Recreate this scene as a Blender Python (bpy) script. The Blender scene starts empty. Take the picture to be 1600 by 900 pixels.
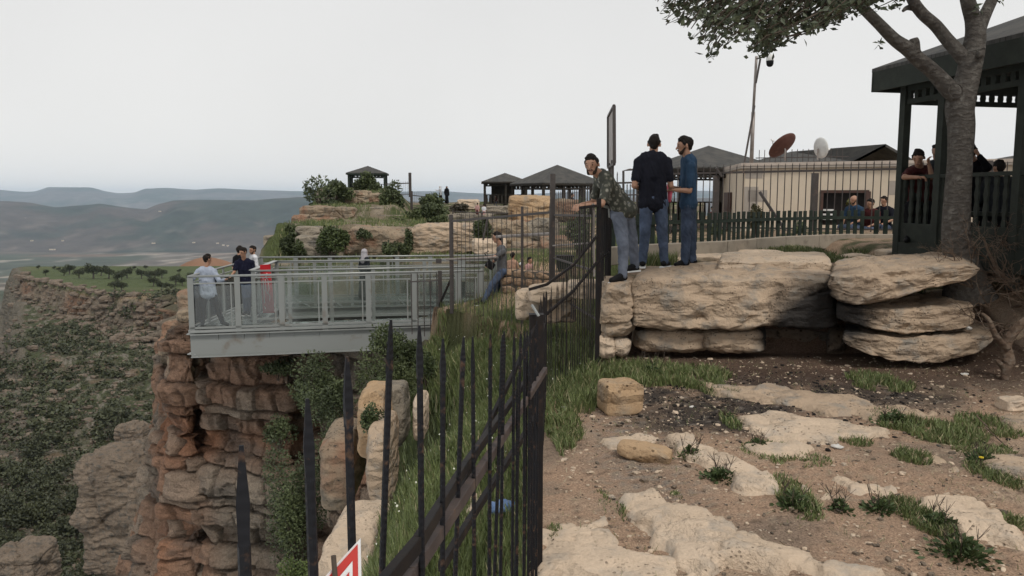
import bpy, math, random
import numpy as np
from mathutils import Vector, Matrix
# ---------------------------------------------------------------- camera, sky, sun, exposure
S = bpy.context.scene
F = 1250.0; PITCH = math.atan(140/1250); CZ = 2.0
cd = bpy.data.cameras.new('camera'); cam = bpy.data.objects.new('camera', cd); S.collection.objects.link(cam)
cam.location = (0, 0, CZ); cam.rotation_euler = (math.pi/2 - PITCH, 0, 0)
cd.sensor_width = 36; cd.lens = 36*F/1600; cd.clip_start = .05; cd.clip_end = 80000
S.camera = cam
SUN_EL, SUN_AZ = math.radians(52), math.radians(150)      # azimuth from +Y towards +X
w = bpy.data.worlds.new('World'); S.world = w; w.use_nodes = True
nt = w.node_tree; nt.nodes.clear()
out = nt.nodes.new('ShaderNodeOutputWorld'); bg = nt.nodes.new('ShaderNodeBackground')
sky = nt.nodes.new('ShaderNodeTexSky'); sky.sky_type = 'NISHITA'; sky.sun_disc = False
sky.sun_elevation = SUN_EL; sky.sun_rotation = SUN_AZ; sky.dust_density = 4; sky.air_density = 1.2
mx = nt.nodes.new('ShaderNodeMix'); mx.data_type = 'RGBA'; mx.inputs[0].default_value = .965
tc = nt.nodes.new('ShaderNodeTexCoord'); sp = nt.nodes.new('ShaderNodeSeparateXYZ')
rp = nt.nodes.new('ShaderNodeValToRGB')
rp.color_ramp.elements[0].position = .0; rp.color_ramp.elements[0].color = (.775, .768, .75, 1)
rp.color_ramp.elements[1].position = .55; rp.color_ramp.elements[1].color = (.635, .632, .63, 1)
no = nt.nodes.new('ShaderNodeTexNoise'); no.inputs['Scale'].default_value = 2.4; no.inputs['Detail'].default_value = 4
mm = nt.nodes.new('ShaderNodeMapRange'); mm.inputs[3].default_value = .90; mm.inputs[4].default_value = 1.09
sc = nt.nodes.new('ShaderNodeVectorMath'); sc.operation = 'SCALE'
s7 = nt.nodes.new('ShaderNodeVectorMath'); s7.operation = 'SCALE'; s7.inputs['Scale'].default_value = 10.0
L = nt.links.new
L(tc.outputs['Generated'], sp.inputs[0]); L(sp.outputs['Z'], rp.inputs[0]); L(tc.outputs['Generated'], no.inputs['Vector'])
L(no.outputs[0], mm.inputs[0]); L(rp.outputs[0], sc.inputs[0]); L(mm.outputs[0], sc.inputs['Scale'])
L(sc.outputs[0], s7.inputs[0]); L(sky.outputs[0], mx.inputs[6]); L(s7.outputs[0], mx.inputs[7])
L(mx.outputs[2], bg.inputs[0]); bg.inputs[1].default_value = .1; L(bg.outputs[0], out.inputs[0])
sl = bpy.data.lights.new('sun', 'SUN'); sl.energy = 1.7; sl.angle = math.radians(14); sl.color = (1, .95, .88)
so = bpy.data.objects.new('sun', sl); S.collection.objects.link(so)
sd = Vector((math.sin(SUN_AZ)*math.cos(SUN_EL), math.cos(SUN_AZ)*math.cos(SUN_EL), math.sin(SUN_EL)))
so.rotation_euler = sd.to_track_quat('Z', 'Y').to_euler()
S.view_settings.view_transform = 'Standard'; S.view_settings.look = 'None'
S.view_settings.exposure = 0.2; S.view_settings.gamma = 1
S.cycles.use_denoising = True
S.cycles.max_bounces = 6; S.cycles.diffuse_bounces = 2; S.cycles.glossy_bounces = 2; S.cycles.transparent_max_bounces = 24
S.cycles.volume_bounces = 1; S.cycles.use_adaptive_sampling = True; S.cycles.adaptive_threshold = .02

# ---------------------------------------------------------------- helpers
rnd = random.Random(7); rng = np.random.default_rng(11)
def P(px, py, d):                      # point seen at photograph pixel px,py at forward distance d
    u = (px-800)/F; v = (450-py)/F; c, s = math.cos(PITCH), math.sin(PITCH)
    k = d/(c + v*s)
    return Vector((u*k, d, CZ + (-s + v*c)*k))
ORG = {}
def tag(o, label=None, cat=None, group=None, kind=None):
    if label: o['label'] = label
    if cat: o['category'] = cat
    if group: o['group'] = group
    if kind: o['kind'] = kind
    return o
def E(name, label, cat, loc, group=None):
    o = bpy.data.objects.new(name, None); S.collection.objects.link(o); o.empty_display_size = .2
    o.location = loc; ORG[o.name] = Vector(loc); return tag(o, label, cat, group)
def link(name, me, mat, parent=None, org=None):
    if mat is not None and not me.materials: me.materials.append(mat)
    o = bpy.data.objects.new(name, me); S.collection.objects.link(o)
    if parent is not None:
        o.parent = parent; ORG[o.name] = ORG[parent.name]
    else:
        o.location = org if org is not None else (0, 0, 0); ORG[o.name] = Vector(o.location)
    return o
def npmesh(name, V, Fc, col=None, smooth=True):
    """V (n,3) array, Fc (m,k) array of equal sized faces"""
    V = np.asarray(V, dtype=np.float32); Fc = np.asarray(Fc, dtype=np.int32); m, k = Fc.shape
    me = bpy.data.meshes.new(name)
    me.vertices.add(len(V)); me.vertices.foreach_set('co', V.ravel())
    me.loops.add(m*k); me.loops.foreach_set('vertex_index', Fc.ravel())
    me.polygons.add(m); me.polygons.foreach_set('loop_start', np.arange(0, m*k, k, dtype=np.int32))
    me.polygons.foreach_set('loop_total', np.full(m, k, dtype=np.int32))
    me.polygons.foreach_set('use_smooth', np.full(m, smooth))
    if col is not None:
        a = me.color_attributes.new('Col', 'FLOAT_COLOR', 'POINT')
        c = np.ones((len(V), 4), dtype=np.float32); c[:, :3] = col; a.data.foreach_set('color', c.ravel())
    me.update(calc_edges=True); return me
class MB:
    def __init__(s): s.v = []; s.f = []
    def add(s, vs, fs):
        n = len(s.v); s.v += [tuple(v) for v in vs]; s.f += [tuple(i+n for i in f) for f in fs]; return s
    def beam(s, p0, p1, w, h, up=(0, 0, 1), w1=None, h1=None):
        p0, p1 = Vector(p0), Vector(p1); d = (p1-p0).normalized(); up = Vector(up)
        if abs(d.dot(up)) > .98: up = Vector((0, 1, 0))
        x = d.cross(up).normalized(); z = x.cross(d)
        vs = []
        for p, a, b in ((p0, w, h), (p1, w1 or w, h1 or h)):
            vs += [p+x*a/2+z*b/2, p-x*a/2+z*b/2, p-x*a/2-z*b/2, p+x*a/2-z*b/2]
        return s.add(vs, [(0,1,2,3), (7,6,5,4), (0,4,5,1), (1,5,6,2), (2,6,7,3), (3,7,4,0)])
    def box(s, c, d, rz=0):
        c = Vector(c); r = Matrix.Rotation(rz, 3, 'Z'); hx, hy, hz = d[0]/2, d[1]/2, d[2]/2
        vs = [c+r@Vector((a*hx, b*hy, e*hz)) for e in (-1, 1) for a, b in ((-1,-1), (1,-1), (1,1), (-1,1))]
        return s.add(vs, [(3,2,1,0), (4,5,6,7), (0,1,5,4), (1,2,6,5), (2,3,7,6), (3,0,4,7)])
    def tube(s, pts, rad, n=8, cap=True):
        pts = [Vector(p) for p in pts]
        if not hasattr(rad, '__len__'): rad = [rad]*len(pts)
        vs = []; x = None
        for i, p in enumerate(pts):
            d = (pts[min(i+1, len(pts)-1)] - pts[max(i-1, 0)]).normalized()
            if x is None:
                x = d.cross(Vector((0, 0, 1)) if abs(d.z) < .9 else Vector((1, 0, 0))).normalized()
            x = (x - d*x.dot(d)).normalized(); y = d.cross(x)
            vs += [p + (x*math.cos(2*math.pi*k/n) + y*math.sin(2*math.pi*k/n))*rad[i] for k in range(n)]
        fs = [(i*n+k, i*n+(k+1) % n, (i+1)*n+(k+1) % n, (i+1)*n+k) for i in range(len(pts)-1) for k in range(n)]
        if cap: fs += [tuple(range(n-1, -1, -1)), tuple(range((len(pts)-1)*n, len(pts)*n))]
        return s.add(vs, fs)
    def cap(s, a, ra, b=None, rb=None, n=12, sq=None):     # tapered capsule; sq squashes about an axis (vec, factor)
        a = Vector(a); b = Vector(b) if b is not None else a + Vector((0, 0, 1e-3)); rb = rb if rb is not None else ra
        d = b-a; l = d.length; d = d.normalized() if l > 1e-6 else Vector((0, 0, 1))
        pts = []; rr = []
        for t in (-90, -65, -40, -15): pts.append(a + d*ra*math.sin(math.radians(t))); rr.append(max(ra*math.cos(math.radians(t)), 1e-4))
        for t in (15, 40, 65, 90): pts.append(b + d*rb*math.sin(math.radians(t))); rr.append(max(rb*math.cos(math.radians(t)), 1e-4))
        k = len(s.v); s.tube(pts, rr, n)
        if sq:
            ax, fc = Vector(sq[0]).normalized(), sq[1]; c = (a+b)/2
            for i in range(k, len(s.v)):
                v = Vector(s.v[i]); s.v[i] = tuple(v - ax*((v-c).dot(ax)*(1-fc)))
        return s
    def prism(s, outline, p0, p1):      # outline in (a,b) plane given as list of Vectors at p0; extruded by vector p1
        n = len(outline); vs = [Vector(p0)+Vector(o) for o in outline]; vs += [v+Vector(p1) for v in vs]
        return s.add(vs, [tuple(range(n-1, -1, -1)), tuple(range(n, 2*n))]+[(i, (i+1) % n, (i+1) % n+n, i+n) for i in range(n)])
    def build(s, name, mat, parent=None, bevel=0, smooth=False, org=None):
        if parent is not None: o0 = ORG[parent.name]
        elif org is not None: o0 = Vector(org)
        else:
            a = np.array(s.v); o0 = Vector(((a[:, 0].min()+a[:, 0].max())/2, (a[:, 1].min()+a[:, 1].max())/2, a[:, 2].min()))
        me = bpy.data.meshes.new(name); me.from_pydata([tuple(Vector(v)-o0) for v in s.v], [], s.f); me.update()
        if smooth: me.polygons.foreach_set('use_smooth', np.full(len(me.polygons), True))
        o = link(name, me, mat, parent, o0)
        if bevel:
            m = o.modifiers.new('b', 'BEVEL'); m.width = bevel; m.segments = 2; m.limit_method = 'ANGLE'
        return o
def copy_tree(o, loc=None, parent=None, rz=None):
    c = o.copy(); S.collection.objects.link(c)
    if parent is not None: c.parent = parent
    if loc is not None: c.location = loc
    if rz is not None: c.rotation_euler.z = rz
    for ch in list(o.children): copy_tree(ch, None, c)
    return c
# numpy value noise
def _h(ix, iy, iz, s):
    n = (ix.astype(np.int64)*374761393 + iy.astype(np.int64)*668265263 + iz.astype(np.int64)*2147483647 + s*1274126177) & 0xffffffff
    n = ((n ^ (n >> 13))*1274126177) & 0xffffffff; n = ((n ^ (n >> 16))*2246822519) & 0xffffffff
    return ((n ^ (n >> 15)) & 0xffffff)/float(0xffffff)
def vn(x, y, z=0., s=0):
    x, y, z = np.broadcast_arrays(np.asarray(x, float), np.asarray(y, float), np.asarray(z, float))
    ix, iy, iz = np.floor(x), np.floor(y), np.floor(z); fx, fy, fz = x-ix, y-iy, z-iz
    fx, fy, fz = [t*t*(3-2*t) for t in (fx, fy, fz)]
    r = 0
    for a in (0, 1):
        for b in (0, 1):
            for c in (0, 1):
                r = r + _h(ix+a, iy+b, iz+c, s)*(fx if a else 1-fx)*(fy if b else 1-fy)*(fz if c else 1-fz)
    return r
def fbm(x, y, z=0., o=4, s=0):
    r = 0; a = 1; t = 0
    for i in range(o):
        r = r + a*(vn(x*2**i+17.3*i, y*2**i+5.1*i, np.asarray(z)*2**i, s+i)-.5); t += a; a *= .5
    return r/t*2          # about -1..1
def sst(a, b, x):
    t = np.clip((x-a)/(b-a), 0, 1); return t*t*(3-2*t)
def grid_faces(nu, nv):
    i = np.arange(nu-1)[:, None]*nv + np.arange(nv-1)[None, :]
    return np.stack([i, i+nv, i+nv+1, i+1], -1).reshape(-1, 4)

# ---------------------------------------------------------------- materials
def newmat(name):
    m = bpy.data.materials.new(name); m.use_nodes = True; t = m.node_tree
    return m, t, t.nodes['Principled BSDF']
def nd(t, typ, **k):
    n = t.nodes.new(typ)
    for a, b in k.items():
        if a[0] == '_': setattr(n, a[1:], b)
        else: n.inputs[a].default_value = b
    return n
def noise(t, co, scale, detail=4, rough=.6):
    n = nd(t, 'ShaderNodeTexNoise', Scale=scale, Detail=detail, Roughness=rough); t.links.new(co, n.inputs['Vector']); return n.outputs[0]
def ramp(t, v, a, b):
    n = nd(t, 'ShaderNodeMapRange'); n.inputs[1].default_value = a; n.inputs[2].default_value = b
    t.links.new(v, n.inputs[0]); return n.outputs[0]
def mixc(t, f, a, b, mode='MIX'):
    n = nd(t, 'ShaderNodeMix', _data_type='RGBA', _blend_type=mode)
    for i, v in ((0, f), (6, a), (7, b)):
        if isinstance(v, (int, float)): n.inputs[i].default_value = v
        elif isinstance(v, tuple): n.inputs[i].default_value = (*v, 1)
        else: t.links.new(v, n.inputs[i])
    return n.outputs[2]
def bump(t, bs, h, st, dist=.02, prev=None):
    n = nd(t, 'ShaderNodeBump', Strength=st, Distance=dist); t.links.new(h, n.inputs['Height'])
    if prev: t.links.new(prev, n.inputs['Normal'])
    t.links.new(n.outputs[0], bs.inputs['Normal']); return n.outputs[0]
def pm(name, c1, c2=None, scale=6, rough=.7, bst=.2, bd=.004, fine=60, metal=0, dirt=None, dsc=3, dth=(.55, .75)):
    m, t, b = newmat(name); co = t.nodes.new('ShaderNodeTexCoord').outputs['Object']
    c2 = c2 or tuple(x*.75 for x in c1)
    c = mixc(t, ramp(t, noise(t, co, scale), .35, .65), c1, c2)
    if dirt: c = mixc(t, ramp(t, noise(t, co, dsc, 6), *dth), c, dirt)
    t.links.new(c, b.inputs['Base Color']); b.inputs['Roughness'].default_value = rough; b.inputs['Metallic'].default_value = metal
    b.inputs['Specular IOR Level'].default_value = .08 if max(c1) < .06 else (.15 if rough > .55 else .4)
    if bst: bump(t, b, noise(t, co, fine), bst, bd)
    return m
def rockmat(name, c1, c2, c3, sc=1.0, dark=(.05, .045, .04), amt=.62, red=None, soot=None):
    """limestone: patchy tone, grey lichen, dark pits"""
    m, t, b = newmat(name); g = t.nodes.new('ShaderNodeNewGeometry').outputs['Position']
    big = noise(t, g, .9*sc, 5); mid = noise(t, g, 4*sc, 6, .65); fin = noise(t, g, 22*sc, 6, .7)
    c = mixc(t, ramp(t, big, .35, .65), c1, c2)
    c = mixc(t, ramp(t, mid, .5, .68), c, c3)
    if red: c = mixc(t, ramp(t, noise(t, g, 1.7*sc, 3), .52, .62), c, red)
    c = mixc(t, ramp(t, fin, amt, amt+.12), c, dark)
    vo = nd(t, 'ShaderNodeTexVoronoi', Scale=26*sc); t.links.new(g, vo.inputs['Vector'])
    pit = ramp(t, vo.outputs['Distance'], .12, .28)
    pm_ = ramp(t, noise(t, g, 2.2*sc, 2), .52, .6)
    k = nd(t, 'ShaderNodeMath', _operation='MAXIMUM'); t.links.new(pit, k.inputs[0])
    inv = nd(t, 'ShaderNodeMath', _operation='SUBTRACT'); inv.inputs[0].default_value = 1; t.links.new(pm_, inv.inputs[1])
    t.links.new(inv.outputs[0], k.inputs[1])
    c = mixc(t, k.outputs[0], tuple(x*.35 for x in c2), c)
    if soot:
        for cc_, rr_s in soot:
            vd = nd(t, 'ShaderNodeVectorMath', _operation='DISTANCE'); vd.inputs[1].default_value = tuple(cc_); t.links.new(g, vd.inputs[0])
            ad = nd(t, 'ShaderNodeMath', _operation='MULTIPLY_ADD'); ad.inputs[1].default_value = 1.1*rr_s; t.links.new(mid, ad.inputs[0]); t.links.new(vd.outputs['Value'], ad.inputs[2])
            c = mixc(t, ramp(t, ad.outputs[0], rr_s*1.15, rr_s*1.7), (.035, .032, .03), c)
    v = nd(t, 'ShaderNodeMapRange'); v.inputs[3].default_value = .78; v.inputs[4].default_value = 1.18; t.links.new(noise(t, g, 60*sc, 3), v.inputs[0])
    c = mixc(t, 1., c, v.outputs[0], 'MULTIPLY')
    t.links.new(c, b.inputs['Base Color']); b.inputs['Roughness'].default_value = .95; b.inputs['Specular IOR Level'].default_value = .15
    vm = nd(t, 'ShaderNodeTexVoronoi', Scale=3.2*sc, _distance='MANHATTAN'); mp = nd(t, 'ShaderNodeMapping'); mp.inputs['Scale'].default_value = (1, 1, 2.2)
    wv_ = mixc(t, .12, g, mid); t.links.new(wv_, mp.inputs[0]); t.links.new(mp.outputs[0], vm.inputs['Vector'])
    n0 = bump(t, b, vm.outputs['Distance'], .55, .10/sc); n1 = bump(t, b, mid, .6, .08/sc, n0); n2 = bump(t, b, fin, .7, .025/sc, n1); bump(t, b, k.outputs[0], .5, .02/sc, n2)
    return m
def vcmat(name, rough=.95, var=.25, sc=8., bst=.5, bd=.05, sc2=40., spec=.1, bd2=None, vor=0.):
    """base colour from the Col attribute times fine noise"""
    m, t, b = newmat(name); a = nd(t, 'ShaderNodeAttribute', _attribute_name='Col')
    g = t.nodes.new('ShaderNodeNewGeometry').outputs['Position']
    v = nd(t, 'ShaderNodeMapRange'); v.inputs[1].default_value = .3; v.inputs[2].default_value = .7
    v.inputs[3].default_value = 1-var; v.inputs[4].default_value = 1+var; t.links.new(noise(t, g, sc2, 4, .7), v.inputs[0])
    c = mixc(t, 1., a.outputs['Color'], v.outputs[0], 'MULTIPLY'); t.links.new(c, b.inputs['Base Color'])
    b.inputs['Roughness'].default_value = rough; b.inputs['Specular IOR Level'].default_value = spec
    if bst:
        vm = nd(t, 'ShaderNodeTexVoronoi', Scale=sc*.35, _distance='MANHATTAN'); mp = nd(t, 'ShaderNodeMapping'); mp.inputs['Scale'].default_value = (1, 1, 2.); t.links.new(mixc(t, .1, g, noise(t, g, sc*.5, 3)), mp.inputs[0]); t.links.new(mp.outputs[0], vm.inputs['Vector'])
        n0 = bump(t, b, vm.outputs['Distance'], vor, bd*2.5) if vor else None
        n1 = bump(t, b, noise(t, g, sc, 6, .7), bst, bd, n0); bump(t, b, noise(t, g, sc2, 4, .7), bst, bd2 or bd*.25, n1)
    return m
def leafmat(name):
    m, t, b = newmat(name); a = nd(t, 'ShaderNodeAttribute', _attribute_name='Col')
    t.links.new(a.outputs['Color'], b.inputs['Base Color']); b.inputs['Roughness'].default_value = .55; b.inputs['Specular IOR Level'].default_value = .3
    return m
M = {}
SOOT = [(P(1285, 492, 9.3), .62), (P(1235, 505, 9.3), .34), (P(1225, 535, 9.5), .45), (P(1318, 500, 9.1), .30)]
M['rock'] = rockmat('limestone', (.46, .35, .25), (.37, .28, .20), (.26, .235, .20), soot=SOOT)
M['rock_pale'] = rockmat('pale_limestone', (.60, .475, .355), (.51, .40, .295), (.40, .345, .285), amt=.68)
M['rock_far'] = rockmat('weathered_limestone', (.32, .25, .175), (.25, .195, .14), (.15, .135, .11), .55, red=(.25, .15, .10), amt=.56)
M['rock_far2'] = rockmat('grey_limestone', (.29, .25, .195), (.22, .19, .15), (.13, .12, .105), .5, amt=.56)
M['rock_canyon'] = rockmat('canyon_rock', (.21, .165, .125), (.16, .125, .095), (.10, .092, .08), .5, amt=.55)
M['rock_cut'] = rockmat('tan_cut_rock', (.43, .30, .18), (.37, .25, .15), (.30, .25, .19), .7)
M['masonry'] = rockmat('masonry_stone', (.40, .27, .17), (.30, .20, .13), (.26, .2, .15), 1.6)
M['mortar'] = pm('mortar', (.12, .10, .08), rough=.95)
M['black_iron'] = pm('black_iron', (.014, .014, .016), (.022, .018, .016), 9, .6, .3, .002, 90, 0, dirt=(.055, .035, .025), dsc=12, dth=(.6, .75))
m, t, b = newmat('ribbed_bar'); co = t.nodes.new('ShaderNodeTexCoord').outputs['Object']
wv = nd(t, 'ShaderNodeTexWave', Scale=34, Distortion=.3, _bands_direction='Z'); t.links.new(co, wv.inputs['Vector'])
t.links.new(mixc(t, ramp(t, noise(t, nd(t, 'ShaderNodeNewGeometry').outputs['Position'], 28, 6, .7), .56, .66), (.013, .013, .015), (.07, .042, .028)), b.inputs['Base Color']); b.inputs['Roughness'].default_value = .5; b.inputs['Specular IOR Level'].default_value = .10
bump(t, b, wv.outputs['Fac'], .45, .002); M['rebar'] = m
M['brown_iron'] = pm('rusty_brown_paint', (.085, .066, .06), (.055, .044, .042), 9, .6, .4, .002, 90, 0, dirt=(.12, .08, .055), dsc=20)
M['grey_iron'] = pm('grey_brown_iron', (.07, .06, .055), (.05, .042, .04), 9, .55, .3, .002, 90, .2, dirt=(.14, .10, .08), dsc=9)
M['steel_grey'] = pm('grey_painted_steel', (.20, .21, .202), (.20, .21, .202), 2, .45, .1, .002, 40, .0, dirt=(.13, .10, .075), dsc=2.2, dth=(.58, .78))
M['steel_light'] = pm('light_steel_rail', (.28, .29, .28), (.24, .25, .24), 3, .35, .05, .001, 40, .3)
M['green_wood'] = pm('dark_green_wood', (.032, .042, .034), (.024, .032, .026), 5, .6, .3, .003, 50, dirt=(.05, .055, .045), dsc=8, dth=(.6, .8))
M['green_wood_near'] = pm('weathered_green_wood', (.040, .045, .038), (.028, .032, .028), 5, .65, .3, .003, 50, dirt=(.06, .058, .05), dsc=5, dth=(.58, .8))
M['brown_wood'] = pm('dark_brown_post', (.04, .035, .03), (.03, .026, .022), 5, .7)
M['kerb'] = pm('kerb_concrete', (.33, .29, .235), (.27, .235, .19), 3, .9, .3, .004, 40, dirt=(.19, .16, .13), dsc=5)
M['wall_beige'] = pm('beige_render', (.62, .53, .42), (.57, .485, .38), 1.3, .9, .15, .004, 30, dirt=(.50, .43, .35), dsc=1.1, dth=(.55, .75))
M['patch'] = pm('cement_patch', (.37, .33, .29), (.33, .29, .25), 3, .9)
M['roof_slab'] = pm('roof_slab', (.50, .43, .37), (.43, .37, .32), 3, .9, dirt=(.35, .28, .23), dsc=4)
M['dark_glass'] = pm('dark_window', (.02, .018, .018), (.03, .026, .024), 3, .15, 0)
M['door_brown'] = pm('brown_door', (.075, .04, .03), (.06, .032, .026), 4, .5)
M['white_paint'] = pm('white_paint', (.75, .75, .74), (.68, .68, .67), 6, .5)
M['rust_dish'] = pm('rusty_dish', (.11, .05, .038), (.085, .038, .03), 7, .7, dirt=(.16, .08, .055), dsc=10)
M['dish_white'] = pm('dish_white', (.62, .62, .60), (.52, .52, .50), 6, .5)
M['metal_pole'] = pm('galvanised_pole', (.30, .27, .25), (.22, .19, .17), 4, .5, metal=.3, dirt=(.14, .10, .085), dsc=5)
M['black_plastic'] = pm('black_plastic', (.012, .012, .013), None, 9, .5)
M['red_cloth'] = pm('red_banner', (.50, .022, .028), (.42, .018, .024), 6, .6)
M['sign_red'] = pm('sign_red', (.52, .045, .035), (.46, .04, .032), 9, .45)
M['green_bin'] = pm('green_bin', (.012, .022, .016), None, 9, .6)
M['bark'] = rockmat('bark', (.095, .086, .076), (.07, .062, .055), (.15, .14, .125), 3.4, dark=(.02, .018, .015), amt=.66)
M['deadwood'] = rockmat('dead_wood', (.15, .105, .075), (.11, .078, .058), (.17, .14, .11), 3.0)
M['leaf'] = leafmat('leaf'); M['grass'] = leafmat('grass_blade')
M['twig'] = pm('twig', (.09, .07, .055), None, 9, .9)
M['concrete_end'] = pm('plaster_ledge', (.46, .34, .25), (.38, .28, .2), 4, .9)
# shingles
m, t, b = newmat('bitumen_shingle'); co = t.nodes.new('ShaderNodeTexCoord').outputs['Object']
br = nd(t, 'ShaderNodeTexBrick', Scale=3.2); br.inputs['Color1'].default_value = (.060, .060, .056, 1); br.inputs['Color2'].default_value = (.042, .042, .040, 1)
br.inputs['Mortar'].default_value = (.018, .018, .018, 1); br.inputs['Mortar Size'].default_value = .03; t.links.new(co, br.inputs['Vector'])
c = mixc(t, ramp(t, noise(t, co, 2.5, 5), .4, .7), br.outputs['Color'], (.075, .07, .062)); t.links.new(c, b.inputs['Base Color'])
b.inputs['Roughness'].default_value = .9; bump(t, b, noise(t, co, 50), .3, .004); M['shingle'] = m
# glass
def glass(name, tint, dust, dcol, gl=.12):
    m = bpy.data.materials.new(name); m.use_nodes = True; t = m.node_tree; t.nodes.clear()
    o = t.nodes.new('ShaderNodeOutputMaterial'); tr = t.nodes.new('ShaderNodeBsdfTransparent'); tr.inputs[0].default_value = (*tint, 1)
    gs = t.nodes.new('ShaderNodeBsdfGlossy'); gs.inputs['Roughness'].default_value = .08
    df = t.nodes.new('ShaderNodeBsdfDiffuse'); df.inputs[0].default_value = (*dcol, 1)
    fr = t.nodes.new('ShaderNodeFresnel'); fr.inputs[0].default_value = 1.5
    m1 = t.nodes.new('ShaderNodeMixShader'); m2 = t.nodes.new('ShaderNodeMixShader'); ad = nd(t, 'ShaderNodeMath', _operation='MULTIPLY_ADD')
    ad.inputs[1].default_value = 1.; ad.inputs[2].default_value = gl-.04
    co = t.nodes.new('ShaderNodeTexCoord').outputs['Object']; dn = nd(t, 'ShaderNodeMapRange'); dn.inputs[3].default_value = dust*.6; dn.inputs[4].default_value = dust*1.4
    t.links.new(noise(t, co, 1.5, 5), dn.inputs[0]); t.links.new(dn.outputs[0], m1.inputs[0])
    t.links.new(tr.outputs[0], m1.inputs[1]); t.links.new(df.outputs[0], m1.inputs[2])
    t.links.new(fr.outputs[0], ad.inputs[0]); t.links.new(ad.outputs[0], m2.inputs[0]); t.links.new(m1.outputs[0], m2.inputs[1]); t.links.new(gs.outputs[0], m2.inputs[2])
    t.links.new(m2.outputs[0], o.inputs[0]); return m
M['glass'] = glass('balustrade_glass', (.92, .945, .935), .045, (.36, .38, .37), .05)
M['floor_glass'] = glass('floor_glass', (.5, .57, .54), .7, (.27, .30, .285), .05)
# ---------------------------------------------------------------- rocks
def rockVF(size, n=22, seed=0, k=5., amp=.07, chips=7, strata=0., fr=1., layer=.3, cracks=0):
    g = np.linspace(-1, 1, n); a, b = np.meshgrid(g, g, indexing='ij'); o = np.ones_like(a)
    fs = [(a, b, o), (b, a, -o), (o, a, b), (-o, b, a), (b, o, a), (a, -o, b)]
    V = np.concatenate([np.stack([x.ravel(), y.ravel(), z.ravel()], 1) for x, y, z in fs])
    gf = grid_faces(n, n); Fc = np.concatenate([gf+i*n*n for i in range(6)])
    key, idx, inv = np.unique(np.round(V*1e4).astype(np.int64), axis=0, return_index=True, return_inverse=True)
    V = V[idx]; Fc = inv.reshape(-1)[Fc]
    nk = (np.abs(V)**k).sum(1)**(1/k); V = V/nk[:, None]
    r = np.random.default_rng(seed+1000)
    for i in range(chips):
        d = r.normal(size=3); d /= np.linalg.norm(d); s = (V@d).max()*r.uniform(.80, .97)
        e = np.maximum(V@d - s, 0); V = V - e[:, None]*d*.92
    sz = np.array(size)/2; m = sz.min(); W = V*sz
    nr = V/np.linalg.norm(V, axis=1)[:, None]
    f = fr*1.3/m; q = W*f
    if strata:
        L_ = W[:, 2]/layer + .5*fbm(W[:, 0]*.6/m, W[:, 1]*.6/m, 0, 2, seed)
        l0 = np.floor(L_); hsh = vn(l0*7.7+.5, 3.3, 1.1, seed+5); fr_ = L_-l0
        W[:, :2] *= (1 + (hsh-.5)*strata - .35*strata*((fr_ < .10) | (fr_ > .92)))[:, None]
    d = fbm(q[:, 0], q[:, 1], q[:, 2], 5, seed)*amp + (np.abs(fbm(q[:, 0]*.5, q[:, 1]*.5, q[:, 2]*.5, 3, seed+9))-.25)*amp*1.3
    lf = fbm(q[:, 0]*.45, q[:, 1]*.45, q[:, 2]*1.1, 4, seed+31)*4.5; fl = np.floor(lf); st = (fl+sst(.35, .65, lf-fl))/4.5
    d = d + (st-.1)*amp*.9 + .12*amp*fbm(q[:, 0]*7, q[:, 1]*7, q[:, 2]*7, 3, seed+33)
    W = W + nr*(d*m*2)[:, None]
    for i in range(cracks):
        an = r.normal(size=3)*np.array([.25, .25, 1.]) if i % 3 else r.normal(size=3)*np.array([1, .3, .2]); an /= np.linalg.norm(an); ds_ = W@an - r.uniform(-.55, .55)*(np.abs(W@an).max()) + .10*m*fbm(q[:, 0]*.8, q[:, 1]*.8, q[:, 2]*.8, 3, seed+50+i)*2
        W = W - nr*(.11*m*np.exp(-(ds_/(.055*m+.008))**2)*sst(-.2, .3, fbm(q[:, 0]*.4, q[:, 1]*.4, q[:, 2]*.4, 2, seed+70+i)))[:, None]
    return W, Fc
def rock(name, label, c, size, rz=0, seed=0, mat='rock', group=None, n=22, tilt=0, tx=0, cat='rock', prof=None, shear=0., **kw):
    """c = centre of the rock"""
    V, Fc = rockVF(size, n, seed, **kw)
    if prof:
        xf = np.clip(V[:, 0]/size[0]+.5, 0, 1); zf = V[:, 2]/size[2]+.5; zt_, zb2 = np.interp(xf, *prof[0]), np.interp(xf, *prof[1]); V[:, 2] = zb2+zf*(zt_-zb2)-c[2]; V[:, 2] += .07*np.clip(V[:, 1]/size[1]+.5, 0, 1)
    V[:, 0] += shear*(V[:, 1]+size[1]/2)
    R = np.array(Matrix.Rotation(rz, 3, 'Z')@Matrix.Rotation(tilt, 3, 'Y')@Matrix.Rotation(tx, 3, 'X')); V = V@R.T
    z0 = V[:, 2].min(); V[:, 2] -= z0
    c = Vector(c); return tag(link(name, npmesh(name, V, Fc), M[mat], None, (c.x, c.y, c.z+z0)), label, cat, group)
def rockpx(x0, y0, x1, y1, d, depth, label, seed, mat='rock', **kw):
    a, b = P(x0, y0, d), P(x1, y1, d); kw.setdefault('name', 'boulder'); nm = kw.pop('name'); tb_ = kw.pop('tb', None)
    if tb_: kw['prof'] = [([(x-x0)/(x1-x0) for x, y in q], [P(x, y, d).z for x, y in q]) for q in tb_]
    c = (a+b)/2; c.y += depth/2*.8
    if kw.get('shear'): kw['shear'] = ((x0+x1)/2-800)/F*.95
    return rock(nm, label, c, (abs(b.x-a.x)*1.04, depth, abs(a.z-b.z)*1.04), seed=seed, mat=mat, **kw)
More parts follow.
